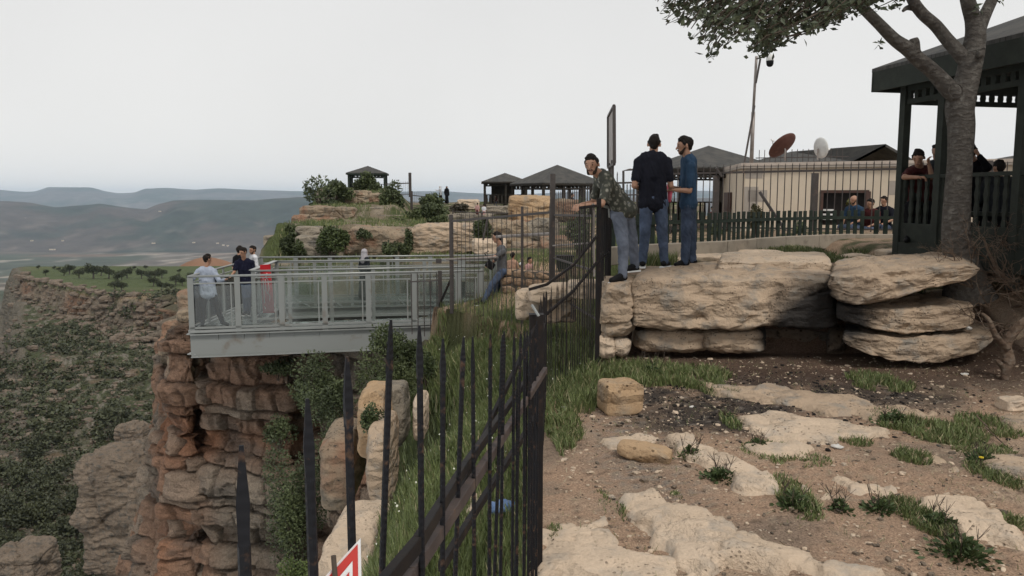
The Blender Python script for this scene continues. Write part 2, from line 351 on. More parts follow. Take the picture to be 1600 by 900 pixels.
# ---------------------------------------------------------------- terrain
def lerpt(x, pts):
    xs, ys = zip(*pts); return np.interp(x, xs, ys)
def xb(y):        # boundary between the fenced side and the grass slope (plan)
    return lerpt(y, [(0, -.323), (4.2, .13), (8, .35), (9.0, .97), (10.5, 1.277), (14, .72), (17, -1.32), (18.6, -2.4), (30, -4)])
def xu(y):        # edge of the upper terrace
    return lerpt(y, [(9, 1.15), (10.5, 1.5), (12, 1.9), (18, 2.6), (30, 3.5), (60, 6)])
def ledge(x, y):
    t = np.where(x < 5.2, sst(9.75, 10.05, y), 0); s = sst(8.3, 10.8, y)
    k = sst(5.0, 6.2, x); return t*(1-k) + s*k
def hN(x, y):
    x = np.asarray(x, float); y = np.asarray(y, float)
    n = fbm(x*.9, y*.9, 0, 4, 3)
    low = .02*n + .04*sst(6.5, 8.6, y) + .05*sst(8, 9.6, y) + .40*sst(3.6, 1.2, y) + .05*sst(4, 8, x)
    up = 1.02 + .1*sst(10, 14.5, y) + .03*n - .3*sst(19, 25, y) + .12*sst(5, 6.5, x)*sst(9, 11, y)
    lg = ledge(x, y)*sst(xu(y)-.9*sst(10.2, 12, y)-.02, xu(y), x)
    right = low*(1-lg) + up*lg
    # lower path behind the fence corner
    pth = -.38 + .9*sst(0, 3.2, x-xb(y))*sst(12, 14, y) + .03*n
    right = np.where(y > 10.5, pth*(1-lg)+up*lg, right)
    dl = np.maximum(xb(y)-x, 0); zb = -.03*np.maximum(y-4, 0) - .55*sst(12.5, 17, y)
    dl = dl/lerpt(y, [(0, .55), (7, .62), (10.5, .85), (16.3, .52), (18.3, .16), (30, .1)]); left = zb - .06 - .33*np.minimum(dl, 1.9) - .9*np.clip(dl-1.9, 0, .6) - 9*np.maximum(dl-2.5, 0) + .06*n*sst(0, 1, dl)
    left = left + .40*sst(3.6, 1.2, y)
    wgt = sst(0, .12, xb(y)-x); z = right*(1-wgt)+left*wgt
    z = np.where((x < -.3) & (y > 17.6), np.minimum(z, -1.9), z)
    return z
xs = np.unique(np.round(np.concatenate([np.arange(-6.2, -3, .25), np.arange(-3, 7.5, .045), np.arange(7.5, 14, .3), np.arange(14, 46, 1.)]), 4))
ys = np.unique(np.round(np.concatenate([np.arange(.2, 3, .2), np.arange(3, 12.5, .045), np.arange(12.5, 20, .15), np.arange(20, 50, .5)]), 4))
X, Y = np.meshgrid(xs, ys, indexing='ij'); Z = hN(X, Y)
Z = Z + .012*fbm(X*9, Y*9, 0, 3, 21)
Z = np.where((X < 2.5) & (Y > 24), np.minimum(Z, -.4-.2*(Y-24)), Z); Z = np.where((X < -2.8) & (Y > 18.5), np.minimum(Z, -3), Z)
def mixa(c, d, f): return c*(1-f[..., None]) + np.array(d)*f[..., None]
C = np.zeros(X.shape+(3,)) + np.array([.43, .295, .205])
n1 = fbm(X*1.3, Y*1.3, 0, 5, 40); n2 = fbm(X*5, Y*5, 0, 4, 41); n3 = vn(X*38, Y*38, 0, 42)
C = mixa(C, (.29, .215, .16), sst(-.1, .5, n1)); C = mixa(C, (.46, .35, .255), sst(.1, .6, n2)*.7)
grav = sst(.55, 0, np.abs(X-1.0-.0*Y))*sst(4.6, 5.2, Y)*sst(8.4, 7.4, Y)      # pale gravel along the fence
C = mixa(C, (.30, .27, .235), grav*(n3 > .62)*.8); C = mixa(C, (.13, .115, .10), grav*.35)
def blob(cx, cy, rx, ry, s): return sst(1.15, .45, np.hypot((X-cx)/rx, (Y-cy)/ry) + .35*fbm(X*2.2, Y*2.2, 0, 4, s))
ash = np.maximum.reduce([blob(2.1, 7.2, 1.1, .85, 50), blob(3.1, 7.9, 1.7, .7, 51), blob(2.3, 8.0, 1.2, .6, 56), blob(2.9, 8.6, 1.3, .5, 52), blob(1.2, 7.9, .5, .4, 53), blob(4.6, 8.3, 1.0, .5, 54)*.6])
C = mixa(C, (.045, .04, .037), ash*.95*sst(-.9, .1, n2)); C = mixa(C, (.24, .21, .18), ash*(n3 > .8)*.7)
C = mixa(C, (.33, .27, .2), (n3 > .80)*sst(3.9, 4.2, Y)*.55*(1-ash)); C = mixa(C, (.11, .08, .06), (n3 < .16)*.5)
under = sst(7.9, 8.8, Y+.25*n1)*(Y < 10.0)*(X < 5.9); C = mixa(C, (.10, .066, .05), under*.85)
upm = (Y > 10)*(X > xu(Y)-.1); C = mixa(C, (.27, .20, .14), upm*.7); C = mixa(C, (.045, .06, .025), upm*sst(-.05, .3, n2+n1*.4)*.85)
gl = sst(0, .25, xb(Y)-X)*sst(3.0, 2.5, xb(Y)-X); C = mixa(C, (.045, .062, .022), gl*.95); C = mixa(C, (.08, .078, .045), sst(1.2, 2.6, xb(Y)-X)*.9)
C = mixa(C, (.05, .062, .025), (Y > 10.2)*(X <= xu(Y))*sst(-.4, .1, n1)*.9)
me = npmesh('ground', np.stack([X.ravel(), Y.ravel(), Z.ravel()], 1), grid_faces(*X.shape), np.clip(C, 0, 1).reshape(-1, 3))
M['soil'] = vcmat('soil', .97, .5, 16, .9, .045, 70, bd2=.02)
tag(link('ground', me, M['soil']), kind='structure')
def zat(x, y): return float(hN(np.array([x]), np.array([y]))[0])
def G(px, py, d0=3.0, d1=40):          # photograph pixel -> point on the near ground
    p, q = P(px, py, 1)-Vector((0, 0, CZ)), None
    ds = np.arange(d0, d1, .02); zz = CZ + p.z*ds; hh = hN(p.x*ds, ds); i = np.argmax(zz < hh); d = ds[i] if zz[i] < hh[i] else d1
    return Vector((p.x*d, d, float(hN(np.array([p.x*d]), np.array([d]))[0])))
# --- flat bedrock slabs showing through the soil
def slab(outline, th, label, seed, mat='rock_pale', step=.022, slope=.028, basin=None):
    pts = [G(*o) for o in outline]; pa = np.array([(p.x, p.y) for p in pts]); c = pa.mean(0)
    x = np.arange(pa[:, 0].min()-.08, pa[:, 0].max()+.08, step); y = np.arange(pa[:, 1].min()-.08, pa[:, 1].max()+.08, step)
    X_, Y_ = np.meshgrid(x, y, indexing='ij')
    wx = X_ + .13*fbm(X_*4.5, Y_*4.5, 0, 5, seed) ; wy = Y_ + .13*fbm(X_*4.5, Y_*4.5, 5, 5, seed+3)
    ins = np.zeros(X_.shape, bool); dist = np.full(X_.shape, 9.)
    for i in range(len(pa)):
        x0, y0 = pa[i]; x1, y1 = pa[(i+1) % len(pa)]
        cond = ((y0 > wy) != (y1 > wy)) & (wx < (x1-x0)*(wy-y0)/(y1-y0+1e-9)+x0); ins ^= cond
        t = np.clip(((wx-x0)*(x1-x0)+(wy-y0)*(y1-y0))/((x1-x0)**2+(y1-y0)**2+1e-9), 0, 1)
        dist = np.minimum(dist, np.hypot(wx-x0-t*(x1-x0), wy-y0-t*(y1-y0)))
    sd_ = np.where(ins, dist, -dist); base = hN(X_, Y_)
    e = sst(-.015, slope, sd_); hgt = .65*th*e*(.75+.25*sst(0, .5, sd_)) - .9*th*sst(.12, .5, fbm(X_*2.0, Y_*2.0, 3, 4, seed+11))*sst(.3, .05, sd_) + .025*fbm(X_*2.5, Y_*2.5, 0, 5, seed+7)*e + .014*np.round(2.2*fbm(X_*1.4, Y_*3.2, 0, 3, seed+8))*e - .022*np.exp(-(fbm(X_*2.1, Y_*2.1, 9, 4, seed+13)/.035)**2)*e
    if basin:
        gb = G(*basin); rb = np.hypot(X_-gb.x, Y_-gb.y)+.015*fbm(X_*9, Y_*9, 0, 3, 5); hgt = hgt - .045*sst(.16, .11, rb)
    Z_ = base + np.where(sd_ > -.03, hgt, 0) - .05*(1-sst(-.05, .0, sd_))
    Fg = grid_faces(*X_.shape); keep = (sd_.ravel()[Fg] > -.045).any(1); Fg = Fg[keep]
    us, inv = np.unique(Fg, return_inverse=True); V = np.stack([X_.ravel(), Y_.ravel(), Z_.ravel()], 1)[us]
    o = Vector((c[0], c[1], zat(*c))); V = V - np.array(o)
    return tag(link('rock_slab', npmesh('rock_slab', V, inv.reshape(-1, 4)), M[mat], None, o), label, 'rock')
slab([(846,824),(870,812),(905,822),(945,812),(980,842),(1000,862),(1052,878),(1060,915),(846,915)], .06, 'broad flat bedrock slab at the foot of the black fence in the bottom foreground', 1)
slab([(976,788),(1000,778),(1035,792),(1085,806),(1130,832),(1185,842),(1230,868),(1345,893),(1370,912),(1066,914),(1058,868),(1015,842),(985,812)], .15, 'long pale bedrock tongue with a pointed far end in the bottom foreground', 2, slope=.03)
slab([(1158,652),(1215,650),(1310,668),(1392,678),(1388,688),(1330,690),(1290,694),(1210,690),(1160,676)], .09, 'thin pale rock shelf in front of the burnt patch', 3)
slab([(1036,684),(1080,684),(1125,712),(1180,732),(1222,752),(1216,776),(1172,780),(1126,745),(1072,716)], .11, 'narrow pale rock shelf running diagonally right of the small orange rock', 4)
slab([(1232,754),(1310,750),(1408,768),(1396,784),(1330,788),(1300,798),(1250,784)], .08, 'pale rock slab with a shallow round basin in the middle of the soil', 5, basin=(1292, 764))
slab([(1438,786),(1500,780),(1560,812),(1598,846),(1590,860),(1520,852),(1450,818)], .10, 'pale rock slab behind the large weed clump at lower right', 6, slope=.03)
slab([(1105,606),(1200,608),(1320,626),(1385,636),(1470,642),(1485,654),(1400,658),(1300,650),(1200,632),(1120,622)], .10, 'long low rock ledge blackened by fire below the stacked boulders', 7, 'rock')
slab([(1448,716),(1478,716),(1486,738),(1466,742)], .10, 'small squared stone among grass on the right side', 8, 'rock')
slab([(932,690),(1000,684),(1036,688),(1000,702),(960,700)], .03, 'thin flat stone lying just behind the small orange rock', 9)
slab([(1155,686),(1225,688),(1262,704),(1245,716),(1185,712)], .07, 'stepped pale stone just below the thin rock shelf', 10)
slab([(1530,724),(1580,716),(1620,726),(1620,748),(1560,742)], .07, 'flat stone cut by the right edge beside dry twigs', 11, 'rock')
slab([(1560,655),(1600,645),(1640,660),(1620,680),(1575,676)], .08, 'grey flat stone at the right edge near the cut block', 12, 'rock')
# --- the big ledge of stacked boulders
kw = dict(n=84, chips=6, k=13, amp=.075, cat='boulder', cracks=4, shear=1)
rockpx(984, 433, 1296, 514, 9.35, 1.9, 'largest pale boulder slab under the three standing men', 121, 'rock', tb=([(984, 438), (1000, 433), (1100, 431), (1200, 428), (1296, 430)], [(984, 498), (992, 511), (1050, 513), (1130, 517), (1200, 513), (1296, 515)]), strata=0, fr=1.3, **{**kw, 'chips': 3})
rockpx(1120, 404, 1290, 440, 10.2, 1.5, 'thin cracked rock layer on top of the largest boulder slab', 22, 'rock_pale', strata=.03, layer=.1, **{**kw, 'n': 50})
rockpx(988, 514, 1105, 552, 9.45, 1.2, 'left of the two rounded blocks under the largest boulder slab', 23, 'rock', **{**kw, 'n': 40, 'k': 5})
rockpx(1092, 513, 1191, 552, 9.42, 1.2, 'right of the two rounded blocks under the largest boulder slab', 24, 'rock', **{**kw, 'n': 40, 'k': 5})
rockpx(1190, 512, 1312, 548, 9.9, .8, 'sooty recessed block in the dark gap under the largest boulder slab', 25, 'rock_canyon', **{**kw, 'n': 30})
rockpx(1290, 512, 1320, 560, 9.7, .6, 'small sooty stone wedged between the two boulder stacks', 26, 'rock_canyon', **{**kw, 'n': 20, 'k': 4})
rockpx(1292, 414, 1510, 474, 9.0, 1.5, 'upper boulder of the right stack, beside the tree trunk', 27, 'rock', tb=([(1292, 428), (1340, 422), (1420, 416), (1490, 409), (1512, 418)], [(1292, 462), (1330, 476), (1352, 477), (1400, 462), (1450, 448), (1490, 440), (1512, 426)]), fr=1.3, **{**kw, 'n': 70, 'k': 15, 'amp': .10, 'chips': 3})
rockpx(1304, 474, 1506, 521, 9.1, 1.3, 'middle boulder of the right stack', 28, 'rock', tb=([(1304, 474), (1340, 479), (1400, 480), (1506, 476)], [(1304, 498), (1360, 514), (1420, 523), (1460, 519), (1506, 511)]), **{**kw, 'n': 64, 'k': 15, 'amp': .10, 'chips': 3})
rockpx(1314, 519, 1538, 565, 9.0, 1.3, 'lowest boulder of the right stack with a pointed right end', 29, 'rock', tb=([(1314, 520), (1400, 529), (1500, 521), (1538, 524)], [(1314, 535), (1380, 562), (1450, 568), (1510, 554), (1538, 530)]), **{**kw, 'n': 64, 'k': 14, 'amp': .10, 'chips': 3})
rockpx(1560, 505, 1640, 565, 9.3, .9, 'boulder half hidden behind the dead branch at the right edge', 30, 'rock', **{**kw, 'n': 34, 'k': 4})
rockpx(937, 443, 989, 505, 9.25, 1.0, 'pitted upright block under the front foot of the man in the patterned shirt', 31, 'rock', **{**kw, 'n': 44, 'chips': 7})
rockpx(938, 498, 990, 528, 9.25, .8, 'wedge shaped stone under the pitted upright block', 32, 'rock', tilt=-.28, **{**kw, 'n': 26, 'k': 4})
rockpx(930, 526, 960, 562, 9.2, .5, 'left of two small stones propped at the foot of the ledge', 33, 'rock_pale', **{**kw, 'n': 20, 'k': 4})
rockpx(952, 528, 984, 558, 9.25, .5, 'right of two small stones propped at the foot of the ledge', 34, 'rock_pale', tilt=.3, **{**kw, 'n': 20, 'k': 4})
for x, y, s, w_, lb in ((1120, 405, 35, .9, 'broad flat stone sunk in the ground right behind the man in navy'), (1190, 398, 36, .7, 'flat stone sunk between the kerb and the largest boulder slab'), (1420, 398, 37, .8, 'flat stone in the grass beside the gazebo corner post'), (1040, 408, 38, .7, 'flat stone under the heels of the man in black'), (1350, 404, 39, .6, 'small flat stone in the grass left of the gazebo')):
    g = G(x, y, 10.1); rock('boulder', lb, (g.x, g.y+.1, g.z+.0), (w_, .6, .14), seed=s, mat='rock_pale', n=24, cat='rock')
g = G(972, 650); rock('boulder', 'lone cube-like orange-tan boulder standing on the soil', (g.x, g.y+.14, g.z+.145), (.37, .34, .31), rz=.25, seed=41, mat='rock_cut', n=48, k=7, chips=9, amp=.035, cat='boulder')
g = G(1010, 722); rock('boulder', 'small wedge shaped orange rock lying on the soil', (g.x, g.y+.07, g.z+.05), (.42, .22, .13), rz=-.35, seed=42, mat='rock_cut', n=36, k=4, chips=9, tilt=.12, amp=.05, cat='rock')
g = G(1575, 640); rock('boulder', 'squared cut block at the right edge', (g.x+.05, g.y, g.z+.05), (.26, .2, .12), rz=.1, seed=43, mat='rock_pale', n=20, k=9, cat='rock')
# scattered pebbles: one object of many
def scatter(name, pts, sizes, seed, mat, kind='stuff', flat=.6, s3=True):
    base, Fb = rockVF((1, 1, 1), 3 if len(pts) > 3000 and s3 else 4, seed, k=3, amp=.16, chips=5); n = len(base); A = []; B = []
    r = np.random.default_rng(seed)
    for i, (p, s) in enumerate(zip(pts, sizes)):
        a = r.uniform(0, 6.28); R = np.array([[math.cos(a), -math.sin(a), 0], [math.sin(a), math.cos(a), 0], [0, 0, 1]])
        A.append((base*np.array([1, r.uniform(.5, .9), flat*r.uniform(.6, 1.2)])*s)@R.T + np.array(p)); B.append(Fb+i*n)
    return tag(link(name, npmesh(name, np.concatenate(A), np.concatenate(B), smooth=False), M[mat]), kind=kind)
r = np.random.default_rng(5); px = r.uniform(.2, 6.4, 15000); py = 3.9+5.6*r.uniform(0, 1, 15000)**1.2
px[:900] = r.normal(1.15, .22, 900)+(py[:900]-6)*.1; k = (px > xb(py)+.1); px, py = px[k], py[k]; s = np.clip(r.gamma(1.0, .0105, len(px)), .005, .07); k = r.uniform(size=len(px)) < .6; zz = hN(px, py)+s*.1
scatter('pebbles', np.stack([px, py, zz], 1)[k], s[k], 61, 'rock_pale', flat=.45); scatter('gravel', np.stack([px, py, zz], 1)[~k], s[~k], 63, 'rock_canyon', flat=.5)
px = r.normal(2.5, 1.0, 3600); py = r.normal(7.7, .65, 3600); s = np.clip(r.gamma(1.3, .010, 3600), .006, .05)
M['char'] = pm('charcoal', (.02, .018, .017), (.035, .03, .028), 9, .9); scatter('charcoal', np.stack([px, py, hN(px, py)+s*.1], 1), s, 62, 'char')
# rocks of the grass slope, left of the fence
for (x0, y0, x1, y1, d, dp, lab, sd_, mt) in (
    (478, 885, 585, 1120, 7.2, 2.2, 'big pale flat-topped boulder on the slope behind the warning sign', 71, 'rock_pale'),
    (556, 616, 600, 722, 11.2, 1.2, 'orange-brown upright boulder at the edge of the cliff', 72, 'rock_cut'),
    (570, 672, 608, 800, 10.2, 1.3, 'grey upright boulder in front of the orange-brown one', 73, 'rock'),
    (496, 680, 560, 800, 11.5, 1.2, 'brown boulder below bushes on the cliff edge', 74, 'rock_far'),
    (644, 625, 664, 690, 11, .8, 'pale stone half hidden in tall grass behind the leaning bar', 75, 'rock_pale'),
    (716, 822, 800, 960, 5.6, .9, 'pale stone at the foot of the fence behind the dense bars', 76, 'rock_pale'),
    (590, 610, 632, 700, 12.2, 1.0, 'weathered stone in the grass near the bridge beam', 77, 'rock_far2')):
    rockpx(x0, y0, x1, y1, d, dp, lab, sd_, mt, n=34, k=5, chips=8, amp=.06, cat='boulder')
# --- promontory cliff under the glass terrace
cp = [(272, 900, 33), (266, 600, 28), (260, 600, 24.5), (258, 600, 22.8), (266, 600, 21.8), (285, 600, 21.3), (306, 600, 21.4), (316, 600, 22.6), (326, 600, 21.4), (380, 600, 21), (452, 600, 20.7), (466, 600, 21.8), (500, 600, 21.6), (560, 600, 20.6), (625, 600, 19.6), (690, 600, 18.0), (720, 600, 17.4)]
pl = [P(*c) for c in cp]; pl = np.array([(p.x, p.y) for p in pl]); seg = np.r_[0, np.cumsum(np.hypot(*np.diff(pl, axis=0).T))]
ns, nz = 520, 330; s_ = np.linspace(0, seg[-1], ns); cx = np.interp(s_, seg, pl[:, 0]); cy = np.interp(s_, seg, pl[:, 1])
for _ in range(3): cx[1:-1] = (cx[:-2]+cx[1:-1]+cx[2:])/3; cy[1:-1] = (cy[:-2]+cy[1:-1]+cy[2:])/3
tx_, ty_ = np.gradient(cx), np.gradient(cy); ln = np.hypot(tx_, ty_); nx_, ny_ = ty_/ln, -tx_/ln          # outward = towards camera
ztop = -2.1 + .5*sst(9, 13, s_) + .25*fbm(s_*.8, 0, 0, 3, 80)
tt = np.linspace(0, 1, nz); SS, TT = np.meshgrid(s_, tt, indexing='ij'); ZZ = ztop[:, None] + (-16-ztop[:, None])*TT**1.15
lb = -1.5 - np.cumsum(np.random.default_rng(3).uniform(.22, .95, 40)); lb = lb[::-1]
zz = ZZ + .18*fbm(SS*.5, 0, ZZ*.2, 3, 81) + .05*fbm(SS*3, 0, ZZ*3, 3, 82); li = np.searchsorted(lb, zz.ravel()).reshape(zz.shape)
lo = lb[np.clip(li-1, 0, 39)]; hi = lb[np.clip(li, 0, 39)]; ez = np.minimum(zz-lo, hi-zz)
bw = .45 + 1.1*vn(li*3.7+.5, 0, 0, 83); bs_ = SS/bw + 9*vn(li*5.1+.5, 2, 0, 84) + .15*fbm(SS*2, 0, ZZ*2, 2, 85); bi = np.floor(bs_); es = np.minimum(bs_-bi, 1-(bs_-bi))*bw
hb = vn(bi*4.3+.5, li*2.9+.5, .5, 86); hl = vn(li*6.3+.5, 7, 0, 87)
dp_ = (hl-.5)*.38 + (hb-.5)*.34 + .20*fbm(SS*1.6, 0, ZZ*1.6, 6, 88) + .16*np.round(3*fbm(SS*.9, 0, ZZ*.5, 3, 97))/1.5 + (vn(np.floor(SS/.31+li*3.3)+.5, np.floor(ZZ/.23)+.5, 1, 98)-.5)*.13 - .20*sst(.07, 0, ez) - .20*sst(.06, 0, es)*sst(.25, .5, vn(bi+.5, li+.5, 3, 90))
flute = (np.abs(fbm(SS*.55, 0, ZZ*.05, 4, 89)))*1.3*sst(-5, -7.5, ZZ)
band = .4*np.exp(-((ZZ+5.9)/1.1)**2) - .3*np.exp(-((ZZ+4.6)/.3)**2) - .25*np.exp(-((ZZ+7.4)/.4)**2) + .2*np.exp(-((ZZ+3.2)/.5)**2)
dp_ = dp_ + flute + band*sst(2, 4, SS)*.7 + .12*(-ZZ-2)*sst(-7, -12, ZZ)
VX, VY = cx[:, None] + nx_[:, None]*dp_, cy[:, None] + ny_[:, None]*dp_
redm = np.clip(sst(.45, .62, vn(SS*.35, ZZ*.45, 0, 91))*.5 + .6*np.exp(-((ZZ+4.5)/.7)**2) + .5*np.exp(-((ZZ+8.2)/1.6)**2)*sst(.35, .7, vn(SS*.6, ZZ*.2, 0, 94)), 0, 1)
CC = np.zeros(ZZ.shape+(3,)) + np.array([.175, .145, .115]); CC = mixa(CC, (.31, .15, .085), redm*.85); CC = mixa(CC, (.25, .21, .165), (hb > .6)*.6)
CC = mixa(CC, (.10, .09, .08), sst(.1, .5, fbm(SS*.9, 0, ZZ*1.6, 5, 92))*.6); CC = mixa(CC, (.05, .04, .033), sst(.05, 0, np.minimum(ez, es))*.5)
CC = mixa(CC, (.05, .06, .03), sst(.28, .5, fbm(SS*.8, 3, ZZ*.8, 4, 93))*sst(-3.5, -2.2, ZZ)*.9)
capn = 14; kx = np.linspace(.3, 1, capn)[None, :]*(1.6+7.4*sst(4.5, 8, s_))[:, None]
cX = cx[:, None] - .12*kx + (VX[:, :1]-cx[:, None])*np.exp(-kx); cY = VY[:, :1] + kx; cZ = ztop[:, None] + .05*fbm(SS[:, :1]*2, kx*2, 0, 3, 95) - 0*kx
cCol = np.zeros(cX.shape+(3,)) + np.array([.10, .09, .06])
AX, AY, AZ = [np.concatenate([a[:, ::-1], b], 1) for a, b in ((cX, VX), (cY, VY), (cZ, ZZ))]; AC = np.concatenate([cCol[:, ::-1], CC], 1)
M['cliff'] = vcmat('cliff_rock', .96, .35, 5, .8, .12, 24, bd2=.03, vor=.7)
tag(link('cliff', npmesh('cliff', np.stack([AX.ravel(), AY.ravel(), AZ.ravel()], 1), grid_faces(*AX.shape), AC.reshape(-1, 3)), M['cliff']), kind='structure')
for i, (x0, y0, x1, y1, d, lb) in enumerate(((246, 528, 272, 556, 22.5, 'left block of the pair stacked beside the terrace beam end'), (270, 526, 298, 556, 22.2, 'right block of the pair touching the terrace beam end'), (252, 502, 296, 530, 22.9, 'wide block lying on the pair beside the terrace beam end'), (276, 484, 300, 504, 22.6, 'small block third from the bottom beside the terrace corner'), (276, 455, 302, 486, 23.4, 'topmost squared block rising beside the terrace corner'), (258, 552, 300, 582, 22, 'lowest broad block under the stack at the terrace corner'))):
    rockpx(x0, y0, x1, y1, d, 1.0, lb, 100+i, 'rock_far', n=22, k=7, amp=.05, cat='rock')
for i, (x0, y0, x1, y1, d, lab) in enumerate(((118, 720, 225, 900, 62, 'broad layered rock buttress halfway down the gorge side'),
 (175, 668, 225, 730, 70, 'short layered rock step above the broad buttress'), 
(196, 760, 240, 900, 48, 'dark rock rib between the buttress and the red cliff'), (-20, 868, 60, 930, 50, 'broken crag in the bottom left corner'))):
    rockpx(x0, y0, x1, y1, d, (x1-x0)*d/F*1.1, lab, 110+i, 'rock_canyon', n=90, k=9, amp=.13, cracks=9, strata=.09, layer=.9 if d > 30 else .8, chips=4, name='rock_pillar', cat='rock outcrop')
# --- gorge side (polar grid about the viewpoint, real distances)
uu = np.linspace(-.80, -.17, 330); dd = 42*(560/42.)**np.linspace(0, 1, 560); U, D = np.meshgrid(uu, dd, indexing='ij'); X = U*D; Y = D
pxu = 800+U*F
rim = lerpt(pxu, [(-300, 300), (20, 262), (60, 240), (120, 215), (180, 196), (290, 190), (600, 190)]) + 10*fbm(X*.03, Y*.03, 0, 3, 120)
base = lerpt(D.ravel(), [(42, -37), (75, -34.5), (110, -33.5), (150, -32), (200, -29.6), (560, -29.5)]).reshape(D.shape)
rel = 2.6*fbm(X*.03, Y*.03, 0, 4, 121) + 1.6*fbm(X*.10, Y*.10, 0, 4, 122) + .7*fbm(X*.4, Y*.4, 0, 3, 128)
hh = base + rel; q = hh/1.3 + .6*fbm(X*.05, Y*.05, 0, 3, 123); fq = q-np.floor(q); hh = (np.floor(q)+sst(.25, .55, fq) - .6*fbm(X*.05, Y*.05, 0, 3, 123))*1.3*.55 + hh*.45
top = lerpt(D.ravel(), [(150, -22.5), (240, -22.8), (330, -25.8), (400, -34), (560, -60)]).reshape(D.shape) + .25*fbm(X*.03, Y*.03, 0, 3, 124)
k = sst(-9, 1.5, D-rim+5*fbm(X*.12, Y*.12, 0, 4, 125)); k = np.where(k > 0, (np.floor(k*5)+sst(.3, .7, k*5-np.floor(k*5)))/5, 0); k = np.clip(k, 0, 1)
H = hh*(1-k)+top*k + .5*fbm(X*.5, Y*.5, 0, 3, 126)*(k > .02)*(k < .98)
edge = sst(-.64+.06, -.64+.006*0-.02, U + .0*D)                     # left end of the tableland falls away
H = H - 26*sst(.010, -.014, U+.628-.03*fbm(X*.05, Y*.05, 0, 5, 127))*sst(150, 215, D)
nA = fbm(X*.25, Y*.25, 0, 5, 130); nB = fbm(X*.9, Y*.9, 0, 4, 131); nC = fbm(X*.06, Y*.06, 0, 3, 132)
C = np.zeros(X.shape+(3,)) + np.array([.10, .095, .065]); C = mixa(C, (.06, .07, .036), sst(-.3, .1, nA+nC*.6)*.9); C = mixa(C, (.21, .185, .155), sst(.12, .42, nB-.2*nA)*.85)
C = mixa(C, (.17, .10, .065), sst(.25, .5, -nA)*.4)
wall = sst(.0, .15, k)*sst(1., .8, k); C = mixa(C, (.20, .16, .125), wall*.7); C = mixa(C, (.20, .11, .07), wall*sst(0, .4, nC)*.7)
C = mixa(C, (.085, .105, .048), sst(.9, 1., k)*sst(.622, .60, -U)); C = mixa(C, (.15, .14, .075), sst(.9, 1, k)*sst(.1, .5, fbm(X*.02, Y*.05, 0, 4, 133))*.5)
C = mixa(C, (.13, .115, .09), sst(.612, .622, -U)); C = mixa(C, (.27, .19, .13), sst(.93, .98, k)*sst(14, 6, D-rim+5*fbm(X*.1, Y*.1, 0, 3, 135))*sst(150, 190, pxu)*.75)
M['gorge'] = vcmat('gorge_side', .97, .4, .9, .8, .6, 3.5, bd2=.15, vor=.5)
tag(link('gorge', npmesh('gorge', np.stack([X.ravel(), Y.ravel(), H.ravel()], 1), grid_faces(*X.shape), np.clip(C, 0, 1).reshape(-1, 3)), M['gorge']), kind='structure')
gorge_H = (uu, dd, H); RIM = rim
def gz(x, y):
    u = x/y; i = np.clip(np.searchsorted(uu, u), 1, len(uu)-1); j = np.clip(np.searchsorted(dd, y), 1, len(dd)-1)
    return H[i, j]
r = np.random.default_rng(9); N = 8000; d_ = 48*(215/48.)**r.uniform(0, 1, N); u_ = r.uniform(-.70, -.36, N); px, py = u_*d_, d_
s = np.clip(r.gamma(1.3, .36, N), .2, 2.8)*(.55+d_/260)
scatter('rubble', np.stack([px, py, np.array([gz(a, b_) for a, b_ in zip(px, py)])+s*.05], 1), s, 140, 'rock_canyon', flat=.5)
r = np.random.default_rng(19); N = 2600; ui = r.integers(40, 290, N); rp, rs = [], []
for i in ui:
    y_ = RIM[i, 250]+r.normal(-3, 6); x_ = uu[i]*y_; s1 = float(np.clip(r.gamma(1.6, .55), .4, 3.6)); rp.append((x_, y_, float(gz(x_, y_))+s1*.1)); rs.append(s1)
scatter('rim_rubble', rp, rs, 141, 'rock_canyon', flat=.6)
# --- valley, orange mound, ridges
uu2 = np.linspace(-1.2, 1.2, 240); dd2 = 380*(17000/380.)**np.linspace(0, 1, 260); U, D = np.meshgrid(uu2, dd2, indexing='ij'); X = U*D
zv = lerpt(D.ravel(), [(380, -70), (1000, -120), (2500, -245), (4000, -262), (60000, -400)]).reshape(D.shape)
zv = zv + 5*fbm(X*.004, D*.004, 0, 4, 150)*sst(1200, 2500, D)
C = np.zeros(X.shape+(3,)) + np.array([.115, .095, .075]); C = mixa(C, (.06, .07, .045), sst(-.1, .3, fbm(X*.003, D*.0018, 0, 5, 151)))
C = mixa(C, (.36, .31, .25), sst(.32, .45, fbm(X*.012, D*.004, 0, 4, 152))*sst(6000, 3000, D)*.8)
C = mixa(C, (.17, .10, .07), sst(.2, .5, fbm(X*.002, D*.003, 0, 3, 153))*.6); C = mixa(C, (.30, .27, .23), sst(.3, .45, fbm(X*.012, D*.003, 0, 4, 154))*sst(9000, 4000, D)*.6)
M['far'] = vcmat('far_land', .98, .35, .004, 0, 1, .009)
tag(link('valley', npmesh('valley', np.stack([X.ravel(), D.ravel(), zv.ravel()], 1), grid_faces(*X.shape), np.clip(C, 0, 1).reshape(-1, 3)), M['far']), kind='structure')
